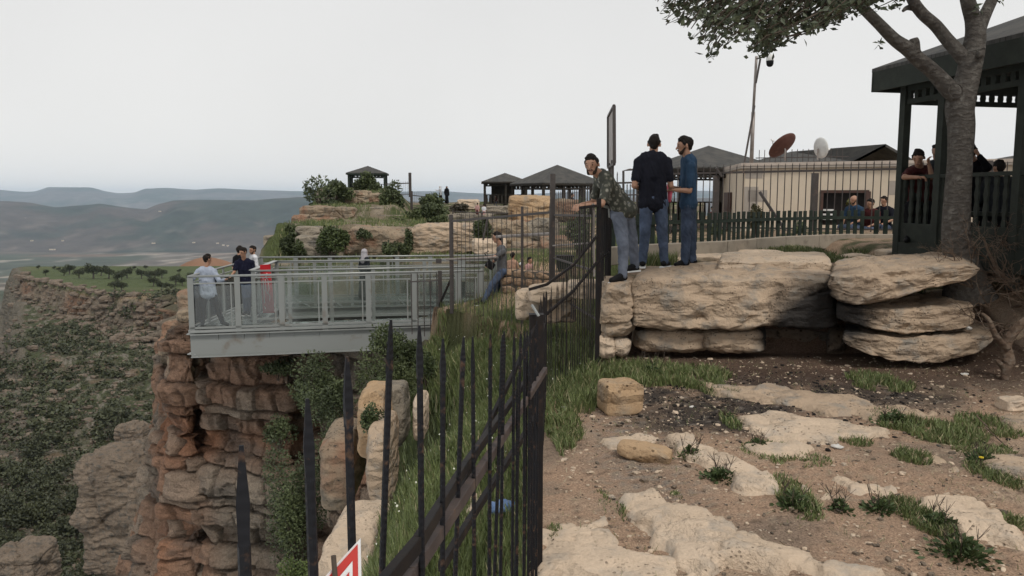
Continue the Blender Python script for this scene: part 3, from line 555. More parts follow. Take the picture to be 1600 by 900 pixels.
def ridge(name, prof, d0, dc, d1, zf, seed, cbase, cgreen, amp, nu=420, nv=110):
    u0, u1 = -1.2, 1.2; U = np.linspace(u0, u1, nu)[:, None]; T = np.linspace(0, 1, nv)[None, :]
    D = np.where(T < .7, d0+(dc-d0)*T/.7, dc+(d1-dc)*(T-.7)/.3) + 0*U
    pyc = lerpt((800+U*F).ravel(), prof)[:, None]; zc = CZ + dc*(310-pyc)/F*1.0
    e = np.where(T < .7, sst(0, 1, T/.7)**.8, 1-.5*sst(.7, 1.0, T)); X = U*D
    gul = np.abs(fbm(X/dc*9, T*1.6, 0, 5, seed))*amp; gul2 = fbm(X/dc*30, T*6, 0, 4, seed+1)*amp*.35
    env = np.sin(np.pi*np.clip(T/.7, 0, 1))*(T < .7)
    Z = zf + (zc-zf)*e - (gul*.9-.25*amp)*env + gul2*env; Z = np.maximum(Z, zf-40)
    C = np.zeros((X+Z).shape+(3,)) + np.array(cbase); nn = fbm(X*.0022, D*.0022, Z*.004, 5, seed+2)
    C = mixa(C, cgreen, sst(-.15, .2, nn)); C = mixa(C, tuple(min(1, x*2.6) for x in cbase), sst(.15, .5, fbm(X*.008, D*.004, 0, 6, seed+3))*sst(.65, .2, T+0*X)*.4)
    C = mixa(C, tuple(x*1.5 for x in cbase), sst(.55, .68, T+0*X)*sst(-.2, .3, fbm(X*.003, 0, Z*.01, 3, seed+4))*.6)
    tag(link(name, npmesh(name, np.stack([(X+0*Z).ravel(), (D+0*Z).ravel(), Z.ravel()], 1), grid_faces(*Z.shape), np.clip(C, 0, 1).reshape(-1, 3)), M['far']), kind='structure')
ridge('hills', [(-800, 318), (-300, 308), (0, 314), (50, 317), (90, 324), (130, 321), (160, 318), (200, 324), (230, 327), (250, 319), (275, 313), (320, 312), (400, 313), (470, 309), (560, 312), (700, 316), (760, 320), (860, 316), (1000, 308), (1300, 314), (2400, 318)],
      3900, 5200, 7000, -262, 160, (.075, .062, .052), (.036, .045, .034), 75)
ridge('distant_hills', [(-800, 296), (-300, 302), (0, 297), (45, 300), (62, 299), (80, 292.5), (148, 293), (168, 299), (190, 302), (214, 301), (230, 295), (265, 294), (310, 297), (350, 295), (400, 297), (470, 299), (560, 300), (700, 299), (740, 302), (800, 304), (900, 300), (1000, 296), (1300, 303), (2400, 300)],
      9500, 13000, 15500, -300, 170, (.10, .09, .08), (.05, .06, .045), 130)
a = np.linspace(0, 2*np.pi, 49); rr_ = np.linspace(0, 1, 16); A, R_ = np.meshgrid(a, rr_, indexing='ij'); mc = P(322, 400, 700)
X = mc.x + R_*np.cos(A)*62; Y = 700 + R_*np.sin(A)*70; Z = -76 + 27*(1-sst(0, 1, R_)) + 1.5*fbm(X*.05, Y*.05, 0, 3, 181)
C = np.zeros(X.shape+(3,)) + np.array([.25, .14, .085]); C = mixa(C, (.12, .11, .07), sst(.1, .4, fbm(X*.02, Y*.02, 0, 3, 182))*sst(.3, .7, R_))
tag(link('hill', npmesh('hill', np.stack([X.ravel(), Y.ravel(), Z.ravel()], 1), grid_faces(*X.shape), C.reshape(-1, 3)), M['far']), kind='structure')
for i, (x, y, d, wd) in enumerate(((82, 391, 3600, 34), (50, 377, 3950, 14), (98, 377, 3950, 10), (282, 361, 4400, 30), (268, 360, 4400, 16), (298, 351, 4500, 26), (345, 355, 4450, 16), (349, 384, 3800, 12), (356, 385, 3800, 10), (340, 381, 3850, 14), (240, 381, 3900, 20), (328, 343, 4600, 10), (250, 331, 4700, 16), (40, 342, 4600, 12), (303, 380, 3900, 14))):
    p = P(x, y, d); h_ = E('farm_house', 'tiny pale farmhouse far off in the valley', 'house', p, 'far farmhouses in the valley')
    MB().box(p+Vector((0, 0, 3)), (wd*.7, 12, 5)).build('wall', M['wall_beige'], h_)
    MB().beam(p+Vector((-wd*.35-.5, 0, 6)), p+Vector((wd*.35+.5, 0, 6)), 13, 1.2).build('roof', M['kerb'], h_)
# quarry strip
# --- outcrop ground behind the terrace
uu3 = np.linspace(-.40, .24, 260); dd3 = np.linspace(25.2, 84, 300); U, D = np.meshgrid(uu3, dd3, indexing='ij'); X = U*D; pxu = 800+U*F
zl = lerpt(D.ravel(), [(25, -2.6), (28.5, -1.6), (31, -.45), (33, -.4), (35.5, .8), (44, .75), (46.5, 1.55), (53.5, 1.6), (56, 2.45), (62, 2.75), (84, 2.6)]).reshape(D.shape)
zr_ = lerpt(D.ravel(), [(25, -.6), (28, -.4), (33, -.2), (38, .5), (46, .8), (55, .85), (70, 1.33), (84, 1.6)]).reshape(D.shape)
zo = zl*(1-sst(615, 650, pxu)) + zr_*sst(615, 650, pxu)
lft = lerpt(D.ravel(), [(25, 330), (30, 400), (34, 412), (37, 440), (40, 464), (46, 474), (60, 494), (84, 520)]).reshape(D.shape)
zo = zo - 14*sst(0, -14, pxu-lft-8*(D > 43)+14*fbm(X*.6, D*.6, 0, 3, 190)) + .16*fbm(X*.7, D*.7, 0, 4, 191) - 3*sst(72, 84, D)*(pxu < 640)
C = np.zeros(X.shape+(3,)) + np.array([.19, .155, .11]); nn = fbm(X*.5, D*.35, 0, 4, 192); C = mixa(C, (.07, .085, .035), sst(-.3, .15, nn)); C = mixa(C, (.24, .20, .15), sst(.2, .4, fbm(X*1.2, D*.9, 0, 4, 193))); C = mixa(C, (.20, .165, .13), sst(6, -12, pxu-lft))
tag(link('hillside', npmesh('hillside', np.stack([X.ravel(), D.ravel(), zo.ravel()], 1), grid_faces(*X.shape), C.reshape(-1, 3)), M['cliff']), kind='structure')
def oz(x, y):
    u = x/y; i = np.clip(np.searchsorted(uu3, u), 1, len(uu3)-1); j = np.clip(np.searchsorted(dd3, y), 1, len(dd3)-1); return float(zo[i, j])
for i, (x0, y0, x1, y1, d, lab, mt) in enumerate((
    (640, 350, 764, 400, 32, 'big pale squared boulder right of the head-scarfed woman', 'rock'), (540, 355, 642, 402, 33, 'long cracked block behind the head-scarfed woman', 'rock_far'),
    (460, 354, 500, 378, 33.5, 'upper small block over the left end of the terrace rail', 'rock_far2'), (462, 368, 516, 404, 32.5, 'broken boulder behind the man in white', 'rock_far2'),
    (412, 368, 438, 386, 36, 'left of two pale wall blocks beyond the man in white', 'rock_far2'), (436, 366, 456, 384, 36, 'right of two pale wall blocks beyond the man in white', 'rock_far2'),
    (414, 384, 440, 396, 34.5, 'low rounded stone beyond the man in white', 'rock_far2'),
    (468, 322, 522, 344, 44, 'reddish overhanging slab at the left end of the outcrop', 'rock_far'), (518, 324, 552, 348, 44.5, 'slab next to the reddish overhanging one', 'rock_far'),
    (476, 340, 524, 352, 43.5, 'thin red layer under the overhanging slab', 'rock_far'), (577, 324, 598, 338, 46, 'small pale block in the bushes of the outcrop', 'rock_far2'),
    (585, 336, 628, 345, 45, 'flat grey slab below the small pale block', 'rock_far2'), (538, 298, 575, 319, 53, 'tilted boulder just below the small hilltop gazebo', 'rock_far'),
    (566, 302, 597, 319, 53.5, 'boulder to the right of the tilted one below the hilltop gazebo', 'rock_far'), (492, 297, 536, 322, 54, 'dark boulder behind bushes at the left of the outcrop', 'rock_far2'),
    (432, 350, 474, 366, 40, 'broken ledge stepping down left of the outcrop', 'rock_far'), (455, 336, 480, 352, 42, 'red crumbly rock at the upper left end', 'rock_far'),
    (796, 306, 862, 348, 31, 'tall orange-tan boulder under the wide gazebo', 'rock_cut'), (856, 312, 906, 346, 32, 'grey boulder right of the tall orange-tan one', 'rock_far'),
    (762, 346, 832, 402, 29.5, 'pale lumpy boulder behind the leaning man', 'rock_far'), (822, 342, 872, 396, 29.5, 'grey-white rock face right of the leaning man', 'rock_far2'),
    (738, 374, 790, 402, 28, 'low pale boulder beyond the terrace railing end', 'rock_pale'), (700, 334, 770, 352, 44, 'long pale rock layer beyond the gate', 'rock_far2'),
    (715, 312, 748, 328, 56, 'pale broken rock beside the two veiled women', 'rock_pale'), (846, 370, 905, 398, 26, 'rock block behind the green bin', 'rock_far'),
    (760, 322, 800, 336, 46, 'flat rock below the small brown gazebo', 'rock_far2'), (800, 380, 850, 402, 26.5, 'reddish block above the low stone wall', 'rock_far'))):
    rockpx(x0, y0, x1, y1, d, (x1-x0)*d/F*.8+.5, lab, 200+i, mt, n=44, k=9, amp=.07, chips=8, strata=.02, layer=.5, cat='rock', cracks=5)
# ---------------------------------------------------------------- glass terrace
ZF, ZR = -1.2, .17
OA, OB, BI, BE = (-7.63, 18.75), (-.75, 20.3), (-6.6, 20.2), (-.75, 21.6)
CI, CE, OC, OE = (-6.9, 23.3), (-.5, 24.3), (-7.87, 24.9), (-.5, 25.9)
T = E('glass_terrace', 'grey steel viewing terrace with glass railings jutting out over the cliff', 'viewing terrace', (OA[0], OA[1], ZF-.56))
def v3(p, z): return Vector((p[0], p[1], z))
def ibeam(a, b, h, name='beam', w=.2):
    m = MB(); m.beam(v3(a, ZF-h/2), v3(b, ZF-h/2), .02, h-.04)
    return m.build(name, M['steel_grey'], T), MB().beam(v3(a, ZF-.011), v3(b, ZF-.011), w, .022).beam(v3(a, ZF-h+.011), v3(b, ZF-h+.011), w, .022).build('beam_flange', M['steel_light'], T)
ibeam(OA, (-1.9, 20.03), .56); ibeam(OC, OE, .5); ibeam(BI, BE, .3); ibeam(CI, CE, .3)
ibeam(OA, OC, .5); ibeam(BI, CI, .3)
for k in range(1, 12):
    f = k/12; a = np.array(OA)*(1-f)+np.array(OB)*f; b_ = np.array(BI)*(1-f)+np.array(BE)*f; c_ = np.array(CI)*(1-f)+np.array(CE)*f; d_ = np.array(OC)*(1-f)+np.array(OE)*f
    MB().beam(v3(a, ZF-.09), v3(b_, ZF-.09), .08, .14).build('cross_beam', M['steel_grey'], T); MB().beam(v3(c_, ZF-.09), v3(d_, ZF-.09), .08, .14).build('cross_beam', M['steel_grey'], T)
def lerp2(a, b, f): return (a[0]+(b[0]-a[0])*f, a[1]+(b[1]-a[1])*f)
def floorq(q, n, name='floor_panel'):
    a, b, c, d = q
    for i in range(n):
        f, g = (i+.02)/n, (i+.98)/n
        pts = [lerp2(a, b, f), lerp2(a, b, g), lerp2(d, c, g), lerp2(d, c, f)]
        m = MB(); m.add([v3(p, ZF+.03) for p in pts]+[v3(p, ZF+.01) for p in pts], [(0,1,2,3), (7,6,5,4), (0,4,5,1), (1,5,6,2), (2,6,7,3), (3,7,4,0)])
        m.build(name, M['floor_glass'], T)
        MB().beam(v3(lerp2(a, b, g+.02/n), ZF+.025), v3(lerp2(d, c, g+.02/n), ZF+.025), .05, .03).build('floor_strip', M['steel_light'], T)
floorq((OA, OB, BE, BI), 7); floorq((CI, CE, OE, OC), 7); floorq((BI, CI, OC, OA), 4); floorq(((-2.3, 21.2), (-.75, 21.6), (-.55, 24.2), (-2.3, 23.9)), 2)
for a, b in ((OA, OC), (OA, OB), (OC, OE)): MB().beam(v3(a, ZF+.06), v3(b, ZF+.06), .10, .06).build('kick_plate', M['steel_light'], T)
def railing(a, b, posts, inner=False, glassed=True, zr=ZR):
    dv = Vector((b[0]-a[0], b[1]-a[1], 0)).normalized()
    hr = MB().tube([v3(a, zr), v3(b, zr)], .028, 8).build('handrail', M['steel_light'], T, smooth=True)
    MB().beam(v3(a, zr-.17), v3(b, zr-.17), .03, .03).build('rail', M['steel_light'], hr)
    MB().beam(v3(a, ZF+.14), v3(b, ZF+.14), .05, .05).build('rail', M['steel_grey'], hr)
    for i, f in enumerate(posts):
        c = lerp2(a, b, f); MB().beam(v3(c, ZF-.02), v3(c, zr-.03), .035 if inner else .05, .09 if inner else .13, (dv.x, dv.y, 0)).build('post', M['steel_grey'], hr)
        if i+1 < len(posts) and glassed:
            p, q = lerp2(a, b, f+.012), lerp2(a, b, posts[i+1]-.012); m = MB()
            m.beam(v3(p, (ZF+zr)/2-.02), v3(q, (ZF+zr)/2-.02), .012, zr-ZF-.42); m.build('glass_panel', M['glass'], hr)
            MB().beam(v3(lerp2(p, q, .93), ZF+.12), v3(lerp2(p, q, .93), zr-.17), .02, .03, (dv.x, dv.y, 0)).build('clamp_strip', M['steel_grey'], hr)
def fr(pxs, a, b):    # fraction along a-b seen at photograph column px
    r_ = []
    for px in pxs:
        u = (px-800)/F; r_.append((u*a[1]-a[0])/((b[0]-a[0])-u*(b[1]-a[1])))
    return r_
railing(OA, OB, [.006]+fr([368, 437, 505, 574, 645, 715], OA, OB)+[.99])
railing(BI, BE, [.006]+fr([450, 516, 582, 650, 715], BI, BE)+[.99], True)
railing(OC, OE, [i/7*.99+.005 for i in range(8)]); railing(CI, CE, [i/6*.99+.005 for i in range(7)], True)
railing(OA, OC, [.01, .22, .42, .62, .82, .99], True); railing(BI, CI, [.01, .25, .5, .75, .99], True)
MB().beam(v3(BI, ZR+.02), v3(CI, ZR+.02), .14, .02).build('handrail_cover', M['steel_light'], T)
# red banner hung on the inner rail
bq = lerp2(BI, CI, .38); a = Vector((bq[0]+.16, bq[1]-.55, 0)); m = MB(); W_ = .19
ban = E('banner', 'narrow red banner with white lettering hung inside the terrace railing', 'banner', (a.x, a.y, ZF+.05))
m = MB(); q0 = P(406, 414, 20.25); q1 = P(422, 413, 20.6); q2 = P(429, 489, 20.6); q3 = P(411, 489, 20.25)
th = Vector((0, .012, 0)); m.add([q0, q1, q2, q3, q0+th, q1+th, q2+th, q3+th], [(3,2,1,0), (4,5,6,7), (0,1,5,4), (1,2,6,5), (2,3,7,6), (3,0,4,7)]); m.build('cloth', M['red_cloth'], ban)
m = MB()
def bp(u, v): return (q0*(1-u)+q1*u)*(1-v)+(q3*(1-u)+q2*u)*v + Vector((0, -.006, 0))
for st in ([(.62,.18),(.5,.24),(.52,.30)], [(.40,.30),(.38,.52),(.55,.60),(.68,.50),(.66,.32),(.5,.27)], [(.6,.60),(.72,.66),(.66,.74)], [(.2,.25),(.22,.8)], [(.16,.86),(.26,.92)]):
    for (x0, y0), (x1, y1) in zip(st, st[1:]): m.beam(bp(x0, y0), bp(x1, y1), .006, .022, (1, 0, 0))
m.build('lettering', M['white_paint'], ban)
# ---------------------------------------------------------------- iron fences
m = MB(); m.tube([(0, 0, 0), (0, 0, .94), (0, 0, .943)], [.0061, .0061, .005], 8); m.beam((0, 0, .94), (0, 0, .965), .010, .010, (0, 1, 0), .0125, .006); m.beam((0, 0, .965), (0, 0, 1.0), .0125, .006, (0, 1, 0), .004, .003)
BARM = bpy.data.meshes.new('bar'); BARM.from_pydata(m.v, [], m.f); BARM.materials.append(M['rebar'])
m = MB(); m.tube([(0, 0, 0), (0, 0, .96)], .0075, 5); m.beam((0, 0, .955), (0, 0, 1.0), .02, .008, (0, 1, 0), .003, .003)
BARF = bpy.data.meshes.new('bar'); BARF.from_pydata(m.v, [], m.f); BARF.materials.append(M['black_iron'])
BARG = BARF.copy(); BARG.materials[0] = M['grey_iron']
m = MB(); m.tube([(0, 0, 0), (0, 0, .96)], .0125, 5); m.beam((0, 0, .955), (0, 0, 1.0), .03, .01, (0, 1, 0), .003, .003)
BARW = bpy.data.meshes.new('bar'); BARW.from_pydata(m.v, [], m.f); BARW.materials.append(M['black_iron'])
BARWG = BARW.copy(); BARWG.materials[0] = M['grey_iron']
def bar(par, p, h, me=BARM, lean=(0, 0), rz=0, s=1.):
    o = bpy.data.objects.new('bar', me); S.collection.objects.link(o); o.parent = par; o.location = Vector(p)-ORG[par.name]
    o.scale = (s, s, h); o.rotation_euler = (lean[0], lean[1], rz); return o
r = random.Random(4)
fA = E('iron_fence', 'black spiked iron fence closest to the camera with slanting rail and ribbed bars', 'fence', (0, 1.2, .2))
def fa(d): return Vector((-.323+.107*d, d, 0))
for pxx, d, top, ln in ((360, .70, 1.775, .01), (475, .885, 1.775, -.005), (545, 1.04, 1.79, 0), (632, 1.34, 1.785, .075), (651, 1.43, 1.772, 0), (690, 1.66, 1.705, .012), (722, 1.87, 1.67, .045), (747, 2.08, 1.635, .01), (763, 2.28, 1.61, .005), (783, 2.47, 1.575, .035), (795, 2.66, 1.55, .03),
    (804, 2.86, 1.52, .01), (812, 3.05, 1.49, .02), (819, 3.24, 1.46, 0), (824, 3.42, 1.43, .01), (829, 3.6, 1.42, -.01), (834, 3.78, 1.40, 0), (839, 3.96, 1.39, 0)):
    z0 = lerpt(d, [(.6, .2), (2, .15), (4.2, .02)]); x = (pxx-800)/F*d; h = top-z0
    o = bar(fA, (x-ln*h*.9, d, z0), h, lean=(r.uniform(-.01, .01), ln), rz=r.uniform(.2, 1.3))
for d in np.arange(2.9, 4.1, .5):
    x = -.323+.107*d+.03; bar(fA, (x, d, .05), 1.30-.04*d+r.uniform(0, .12), lean=(0, r.uniform(-.01, .02)), rz=r.uniform(0, 1.5))
def rl(pts, w, h, mat, par, up=(0, 0, 1), name='rail'):
    m = MB()
    for a, b in zip(pts, pts[1:]): m.beam(a, b, w, h, up)
    return m.build(name, M[mat], par, bevel=.002)
def pz(x, y, d): return P(x, y, d)
rl([pz(548, 1020, 1.13)+Vector((.02, 0, 0)), pz(640, 900, 1.40), pz(742, 748, 2.15), pz(800, 660, 3.0), pz(852, 578, 4.17)], .022, .032, 'brown_iron', fA)
rl([pz(560, 960, 1.15), pz(652, 850, 1.42), pz(726, 730, 2.1), pz(790, 640, 3.1), pz(826, 590, 4.05)], .018, .03, 'black_iron', fA)
rl([pz(690, 885, 2.1), pz(742, 800, 2.8), pz(838, 560+90, 4.1)], .02, .03, 'black_iron', fA)
rl([pz(700, 640+170, 2.4), pz(770, 650, 3.2), pz(838, 508, 4.2)], .015, .028, 'black_iron', fA, name='brace')
pf = P(838, 492, 4.2); MB().beam((pf.x, 4.2, -.1), (pf.x, 4.2, pf.z), .075, .075, (0, 1, 0)).beam((pf.x, 4.2, pf.z), (pf.x, 4.2, pf.z+.006), .078, .078, (0, 1, 0)).build('post', M['black_iron'], fA, bevel=.004)
MB().beam(P(831, 476, 4.16), P(842, 494, 4.13), .012, .008).build('bracket', M['steel_light'], fA)
# warning sign wired to the fence
sg = E('warning_sign', 'red triangular warning sign with white border wired low on the iron fence', 'sign', P(540, 1100, 1.0))
def plate(pts, d, th, mat, name, par):
    q = [P(x, y, d+((x-540)*.0004)) for x, y in pts]; m = MB(); m.prism([v-q[0] for v in q], q[0], (0.0, th, 0)); return m.build(name, M[mat], par)
pb = plate([(563, 842), (452, 962), (452, 1120), (569, 1120)], 1.0, .003, 'white_paint', 'border', sg)
plate([(558.5, 851), (460, 961), (461, 1112), (563, 1112)], .9975, .0022, 'sign_red', 'red_field', sg)
plate([(550.5, 877), (500, 938), (505, 1060), (552, 1060)], .9955, .0018, 'white_paint', 'emblem', sg)
plate([(545.5, 894), (512, 938), (516, 1050), (545, 1050)], .994, .0012, 'sign_red', 'emblem_centre', sg)
MB().tube([P(521, 868, .99), P(524, 905, .985), P(527, 1010, .985)], .0035, 6).build('tie_strap', M['twig'], sg)
# fence beyond the thick post: first straight on, then turning right up to the ledge
fB = E('iron_fence', 'black iron fence stretch lined up in a dense stack behind the thick post', 'fence', (.24, 6, 0))
for d in np.arange(4.36, 7.95, .125):
    x = float(xb(d)); z0 = zat(x-.06, d)-.03; bar(fB, (x, d, z0), lerpt(d, [(4.2, 1.38), (8, 1.05)])-z0+r.uniform(-.03, .05), BARW, (r.uniform(-.01, .01), r.uniform(-.01, .01)), r.uniform(0, 1), .42)
for za, zb2 in ((1.12, .86), (.25, .2)): rl([(xb(4.25), 4.25, za), (xb(7.98), 7.98, zb2)], .014, .024, 'black_iron', fB)
B0, B1 = Vector((.35, 8.0, 0)), Vector((.97, 9.0, 0))
fD = E('iron_fence', 'black iron fence stretch climbing to the right towards the pitted upright block', 'fence', (.66, 8.5, 0))
for i in range(21):
    t = (i+.3)/21; p = B0.lerp(B1, t); z0 = zat(p.x-.1, p.y)-.05; top = 1.03+.55*t if t < .6 else 1.93; bar(fD, (p.x, p.y, z0), top-z0+r.uniform(-.03, .05), BARW, (r.uniform(-.01, .01), r.uniform(-.012, .012)), r.uniform(0, 1), .40)
rl([B0+Vector((0, 0, .84)), B0.lerp(B1, .5)+Vector((0, 0, 1.02)), B1+Vector((0, 0, 1.30)), Vector((1.08, 9.5, 1.36))], .02, .03, 'black_iron', fD)
rl([Vector((.17, 7.9, 1.10)), B0+Vector((0, 0, 1.14)), B0.lerp(B1, .5)+Vector((0, 0, 1.30)), B1+Vector((0, 0, 1.60))], .018, .028, 'black_iron', fD, name='brace')
rl([B0.lerp(B1, .6)+Vector((0, 0, 1.90)), B1+Vector((0, 0, 1.92))], .018, .03, 'black_iron', fD)
fC = E('iron_fence', 'taller dense black iron fence panel the man in the patterned shirt leans on', 'fence', (1.1, 9.7, 0))
def fc(d): return Vector((float(xb(d)), d, 0))
for d in np.arange(9.04, 10.5, .10):
    p = fc(d); z0 = zat(p.x-.1, d)-.1; bar(fC, (p.x, d, z0), 1.99-z0+r.uniform(-.02, .03), BARW, (0, r.uniform(-.01, .01)), r.uniform(0, 1), .55)
for z in (1.90, 1.30, .35): rl([fc(9.0)+Vector((0, 0, z)), fc(10.5)+Vector((0, 0, z))], .02, .03, 'black_iron', fC)
for d in (9.02, 10.5):
    p = fc(d); MB().beam((p.x, d, -.2), (p.x, d, 2.0), .05, .05, (0, 1, 0)).build('post', M['black_iron'], fC, bevel=.003)
MB().tube([P(927, 318, 8.95), P(927, 350, 8.95), P(928, 432, 8.95)], .014, 8).build('conduit', M['metal_pole'], fC)
rl([P(942, 322, 9.4), P(951, 324, 9.6), P(952, 340, 9.6)], .012, .03, 'steel_light', fC, name='bracket')
# fences around the terrace gate
def panel(name, label, a, b, z0, z1, n, posts=((0, .06), (1, .06)), rails=((.9, .04), (.12, .04)), bm=BARG, mat='grey_iron', pz0=None, pz1=None, s=1., ph=None, zb=None):
    a, b = Vector(a), Vector(b); f_ = E(name, label, 'fence', ((a.x+b.x)/2, (a.y+b.y)/2, z0))
    def at(t, z): q = a*(1-t)+b*t; return Vector((q.x, q.y, z))
    Z1 = lambda t: z1[0]*(1-t)+z1[1]*t if hasattr(z1, '__len__') else z1
    for i in range(n):
        t = (i+.5)/n; g0 = (zb(t) if zb else z0); bar(f_, at(t, g0), Z1(t)-g0+r.uniform(-.015, .015), bm, (0, 0), 0, s)
    for k, h in rails: rl([at(0, z0+(Z1(0)-z0)*k), at(1, z0+(Z1(1)-z0)*k)], .03, h, mat, f_)
    for t, w_ in posts: MB().beam(at(t, z0-.1), at(t, Z1(t)+(ph or 0)), w_, w_, (0, 1, 0)).build('post', M[mat], f_)
    return f_
def pxy(px, d): return ((px-800)/F*d, d, 0)
panel('iron_fence', 'grey-brown iron fence panel behind the tall black panel, left of the patterned shirt', pxy(866, 14), pxy(934, 11), .0, (2.14, 2.2), 22, ((0, .01),), ((.80, .035), (.45, .03), (.15, .03)), BARWG, s=.6, zb=lambda t: .1)
gt = panel('gate_fence', 'grey-brown iron fence above the masonry ledge behind the leaning man in dark clothes', pxy(705, 17), pxy(863, 14.05), -.35, (1.66, 1.92), 21, ((0, .075), (.74, .05)), ((.93, .045),), BARWG, s=.5)
MB().beam((.709, 14.05, -.1), (.709, 14.05, 2.42), .09, .09, (0, 1, 0)).build('corner_post', M['grey_iron'], gt)
MB().tube([P(776, 370, 15.6), P(864, 365, 14.1)], .03, 8).build('gate_rail', M['metal_pole'], gt); MB().tube([P(864, 384, 14.0), P(921, 380, 12.5)], .014, 8).build('gate_rail', M['metal_pole'], gt)
MB().tube([P(697, 405, 17), P(778, 402, 16.6)], .025, 8).build('gate_rail', M['metal_pole'], gt)
MB().beam(P(783, 368, 17.9), P(783, 474, 17.9), .09, .05).build('gate_post', M['grey_iron'], gt)
MB().beam(P(706, 433, 17.3), P(686, 478, 17.4), .04, .04).build('brace', M['black_iron'], gt)
MB().beam(P(755, 375, 16.9), P(762, 340, 17), .03, .03).build('brace', M['grey_iron'], gt)
pn = panel('iron_fence', 'low grey-brown iron panel in front of the right end of the terrace railing', pxy(637, 18.2), pxy(687, 17.5), -1.1, (.30, .42), 5, ((1, .085),), ((.86, .03),), BARWG)
MB().beam(P(681, 408, 17.5), P(690, 408, 17.5), .02, .1).build('post_cap', M['grey_iron'], pn)
# long grey fence behind the men
fE = panel('iron_fence', 'long tall brown iron fence in front of the beige building', pxy(1402, 18), pxy(985, 20.6), 1.0, (2.86, 2.80), 39, ((.29, .13), (.655, .13)), ((.89, .05), (.16, .04)), BARWG, ph=-.26)
MB().beam(P(1187, 300, 19), P(1232, 368, 18.6), .06, .06).build('brace', M['grey_iron'], fE)
MB().beam(P(1128, 276, 19.6), P(1119, 262, 19.6), .05, .05).build('brace', M['grey_iron'], fE)
gf = E('side_gate', 'small grey gate frame seen between the patterned shirt and the black T-shirt', 'gate', P(978, 360, 18))
MB().tube([P(974, 352, 18), P(974, 267, 18), P(984, 265, 18), P(1003, 266, 18), P(1003, 352, 18)], .028, 6).build('frame', M['grey_iron'], gf)
rl([P(960, 286, 18), P(1004, 285, 18)], .03, .04, 'grey_iron', gf); rl([P(974, 305, 18), P(1003, 304, 18)], .03, .03, 'grey_iron', gf)
for x in (979, 984, 989, 994, 999): bar(gf, P(x, 350, 18), P(x, 287, 18).z-P(x, 350, 18).z, BARWG)
for x in (947, 963): bar(gf, P(x, 380, 18), P(x, 268, 18).z-P(x, 380, 18).z, BARWG)
for i, (x0, x1, d) in enumerate(((1536, 1600, 20),)):
    panel('iron_fence', 'spiked iron fence beyond the dark gazebo at the right edge', pxy(1420, 20), pxy(1660, 19.5), .9, 2.92, 22, ((.5, .1),), ((.86, .05), (.2, .04)), BARWG)
panel('iron_fence', 'thin wire fence on the outcrop beside the two veiled women', pxy(644, 60), pxy(692, 62), 1.0, (2.55, 2.2), 15, ((0, .18),), ((.8, .06), (.2, .05)), BARG, s=.9)
panel('iron_fence', 'tall wire fence with arched tips beside the hilltop gazebo', pxy(603, 60), pxy(642, 60), 2.2, (3.2, 3.3), 14, ((1, .2),), ((.85, .08), (.1, .05)), BARG, s=.9, ph=.6)
panel('iron_fence', 'low dark railing across the middle distance below the veiled women', pxy(708, 44), pxy(800, 42), .55, (1.35, 1.3), 30, ((0, .06), (.5, .06), (1, .06)), ((.9, .05),), BARG)
# ---------------------------------------------------------------- masonry
def masonry(name, label, a, b, z0, z1, dep, seed, cap=None, cell=.27):
    a, b = Vector(a), Vector(b); o = E(name, label, 'wall', ((a.x+b.x)/2, (a.y+b.y)/2, z0)); dv = (b-a).normalized(); nr = Vector((dv.y, -dv.x, 0)); L_ = (b-a).length
    MB().beam(a+Vector((0, 0, (z0+z1)/2))-nr*(dep/2), b+Vector((0, 0, (z0+z1)/2))-nr*(dep/2), dep-.04, z1-z0-.02).build('core', M['mortar'], o)
    rr = random.Random(seed); A = []; B = []; n0 = 0; z = z0
    while z < z1-.03:
        h = min(rr.uniform(.6, 1.15)*cell, z1-z); h = z1-z if z1-z-h < cell*.35 else h; t = -.02
        while t < L_-.05:
            w_ = min(rr.uniform(.7, 1.9)*cell, L_-t+.02)
            V, Fc = rockVF((w_*.97, dep*.8, h*.97), 9, rr.randrange(9999), k=4.5, amp=.06, chips=5)
            an = math.atan2(dv.y, dv.x)+rr.uniform(-.06, .06); R = np.array(Matrix.Rotation(an, 3, 'Z')@Matrix.Rotation(rr.uniform(-.12, .12), 3, 'Y'))
            c = a+dv*(t+w_/2)+Vector((0, 0, z+h/2))-nr*(dep*.36)-ORG[o.name]; A.append(V@R.T+np.array(c)); B.append(Fc+n0); n0 += len(V); t += w_
        z += h
    link('stone_facing', npmesh('stone_facing', np.concatenate(A), np.concatenate(B)), M['masonry'], o)
    if cap: MB().beam(a+dv*cap[0]+Vector((0, 0, z1+.03))-nr*dep/2, a+dv*cap[1]+Vector((0, 0, z1+.03))-nr*dep/2, dep+.02, .07).build('cap', M['concrete_end'], o, bevel=.01)
    return o
masonry('stone_wall', 'low masonry ledge at the terrace gate where the leaning man rests his feet', pxy(690, 17.3), pxy(781, 16.8), -1.1, -.43, .7, 5, (0, .62))
masonry('stone_wall', 'rubble masonry wall in front of the seated children', pxy(781, 17.3), pxy(872, 16.4), -.35, .47, .4, 6)
kw = dict(n=30, k=7, chips=6, amp=.05, cat='boulder')
rockpx(806, 455, 838, 500, 12.8, .6, 'squared pale block at the left end of the rough block row', 301, 'rock_pale', **kw)
rockpx(828, 446, 898, 472, 12.5, .5, 'long pale block in the middle of the rough block row', 302, 'rock_pale', tilt=-.06, **kw)
rockpx(890, 440, 940, 468, 11.8, .5, 'pale block of the rough row just behind the fence corner', 303, 'rock_pale', **kw)
rockpx(832, 470, 900, 505, 12.7, .5, 'lower block buried in grass under the rough block row', 304, 'rock', **kw)
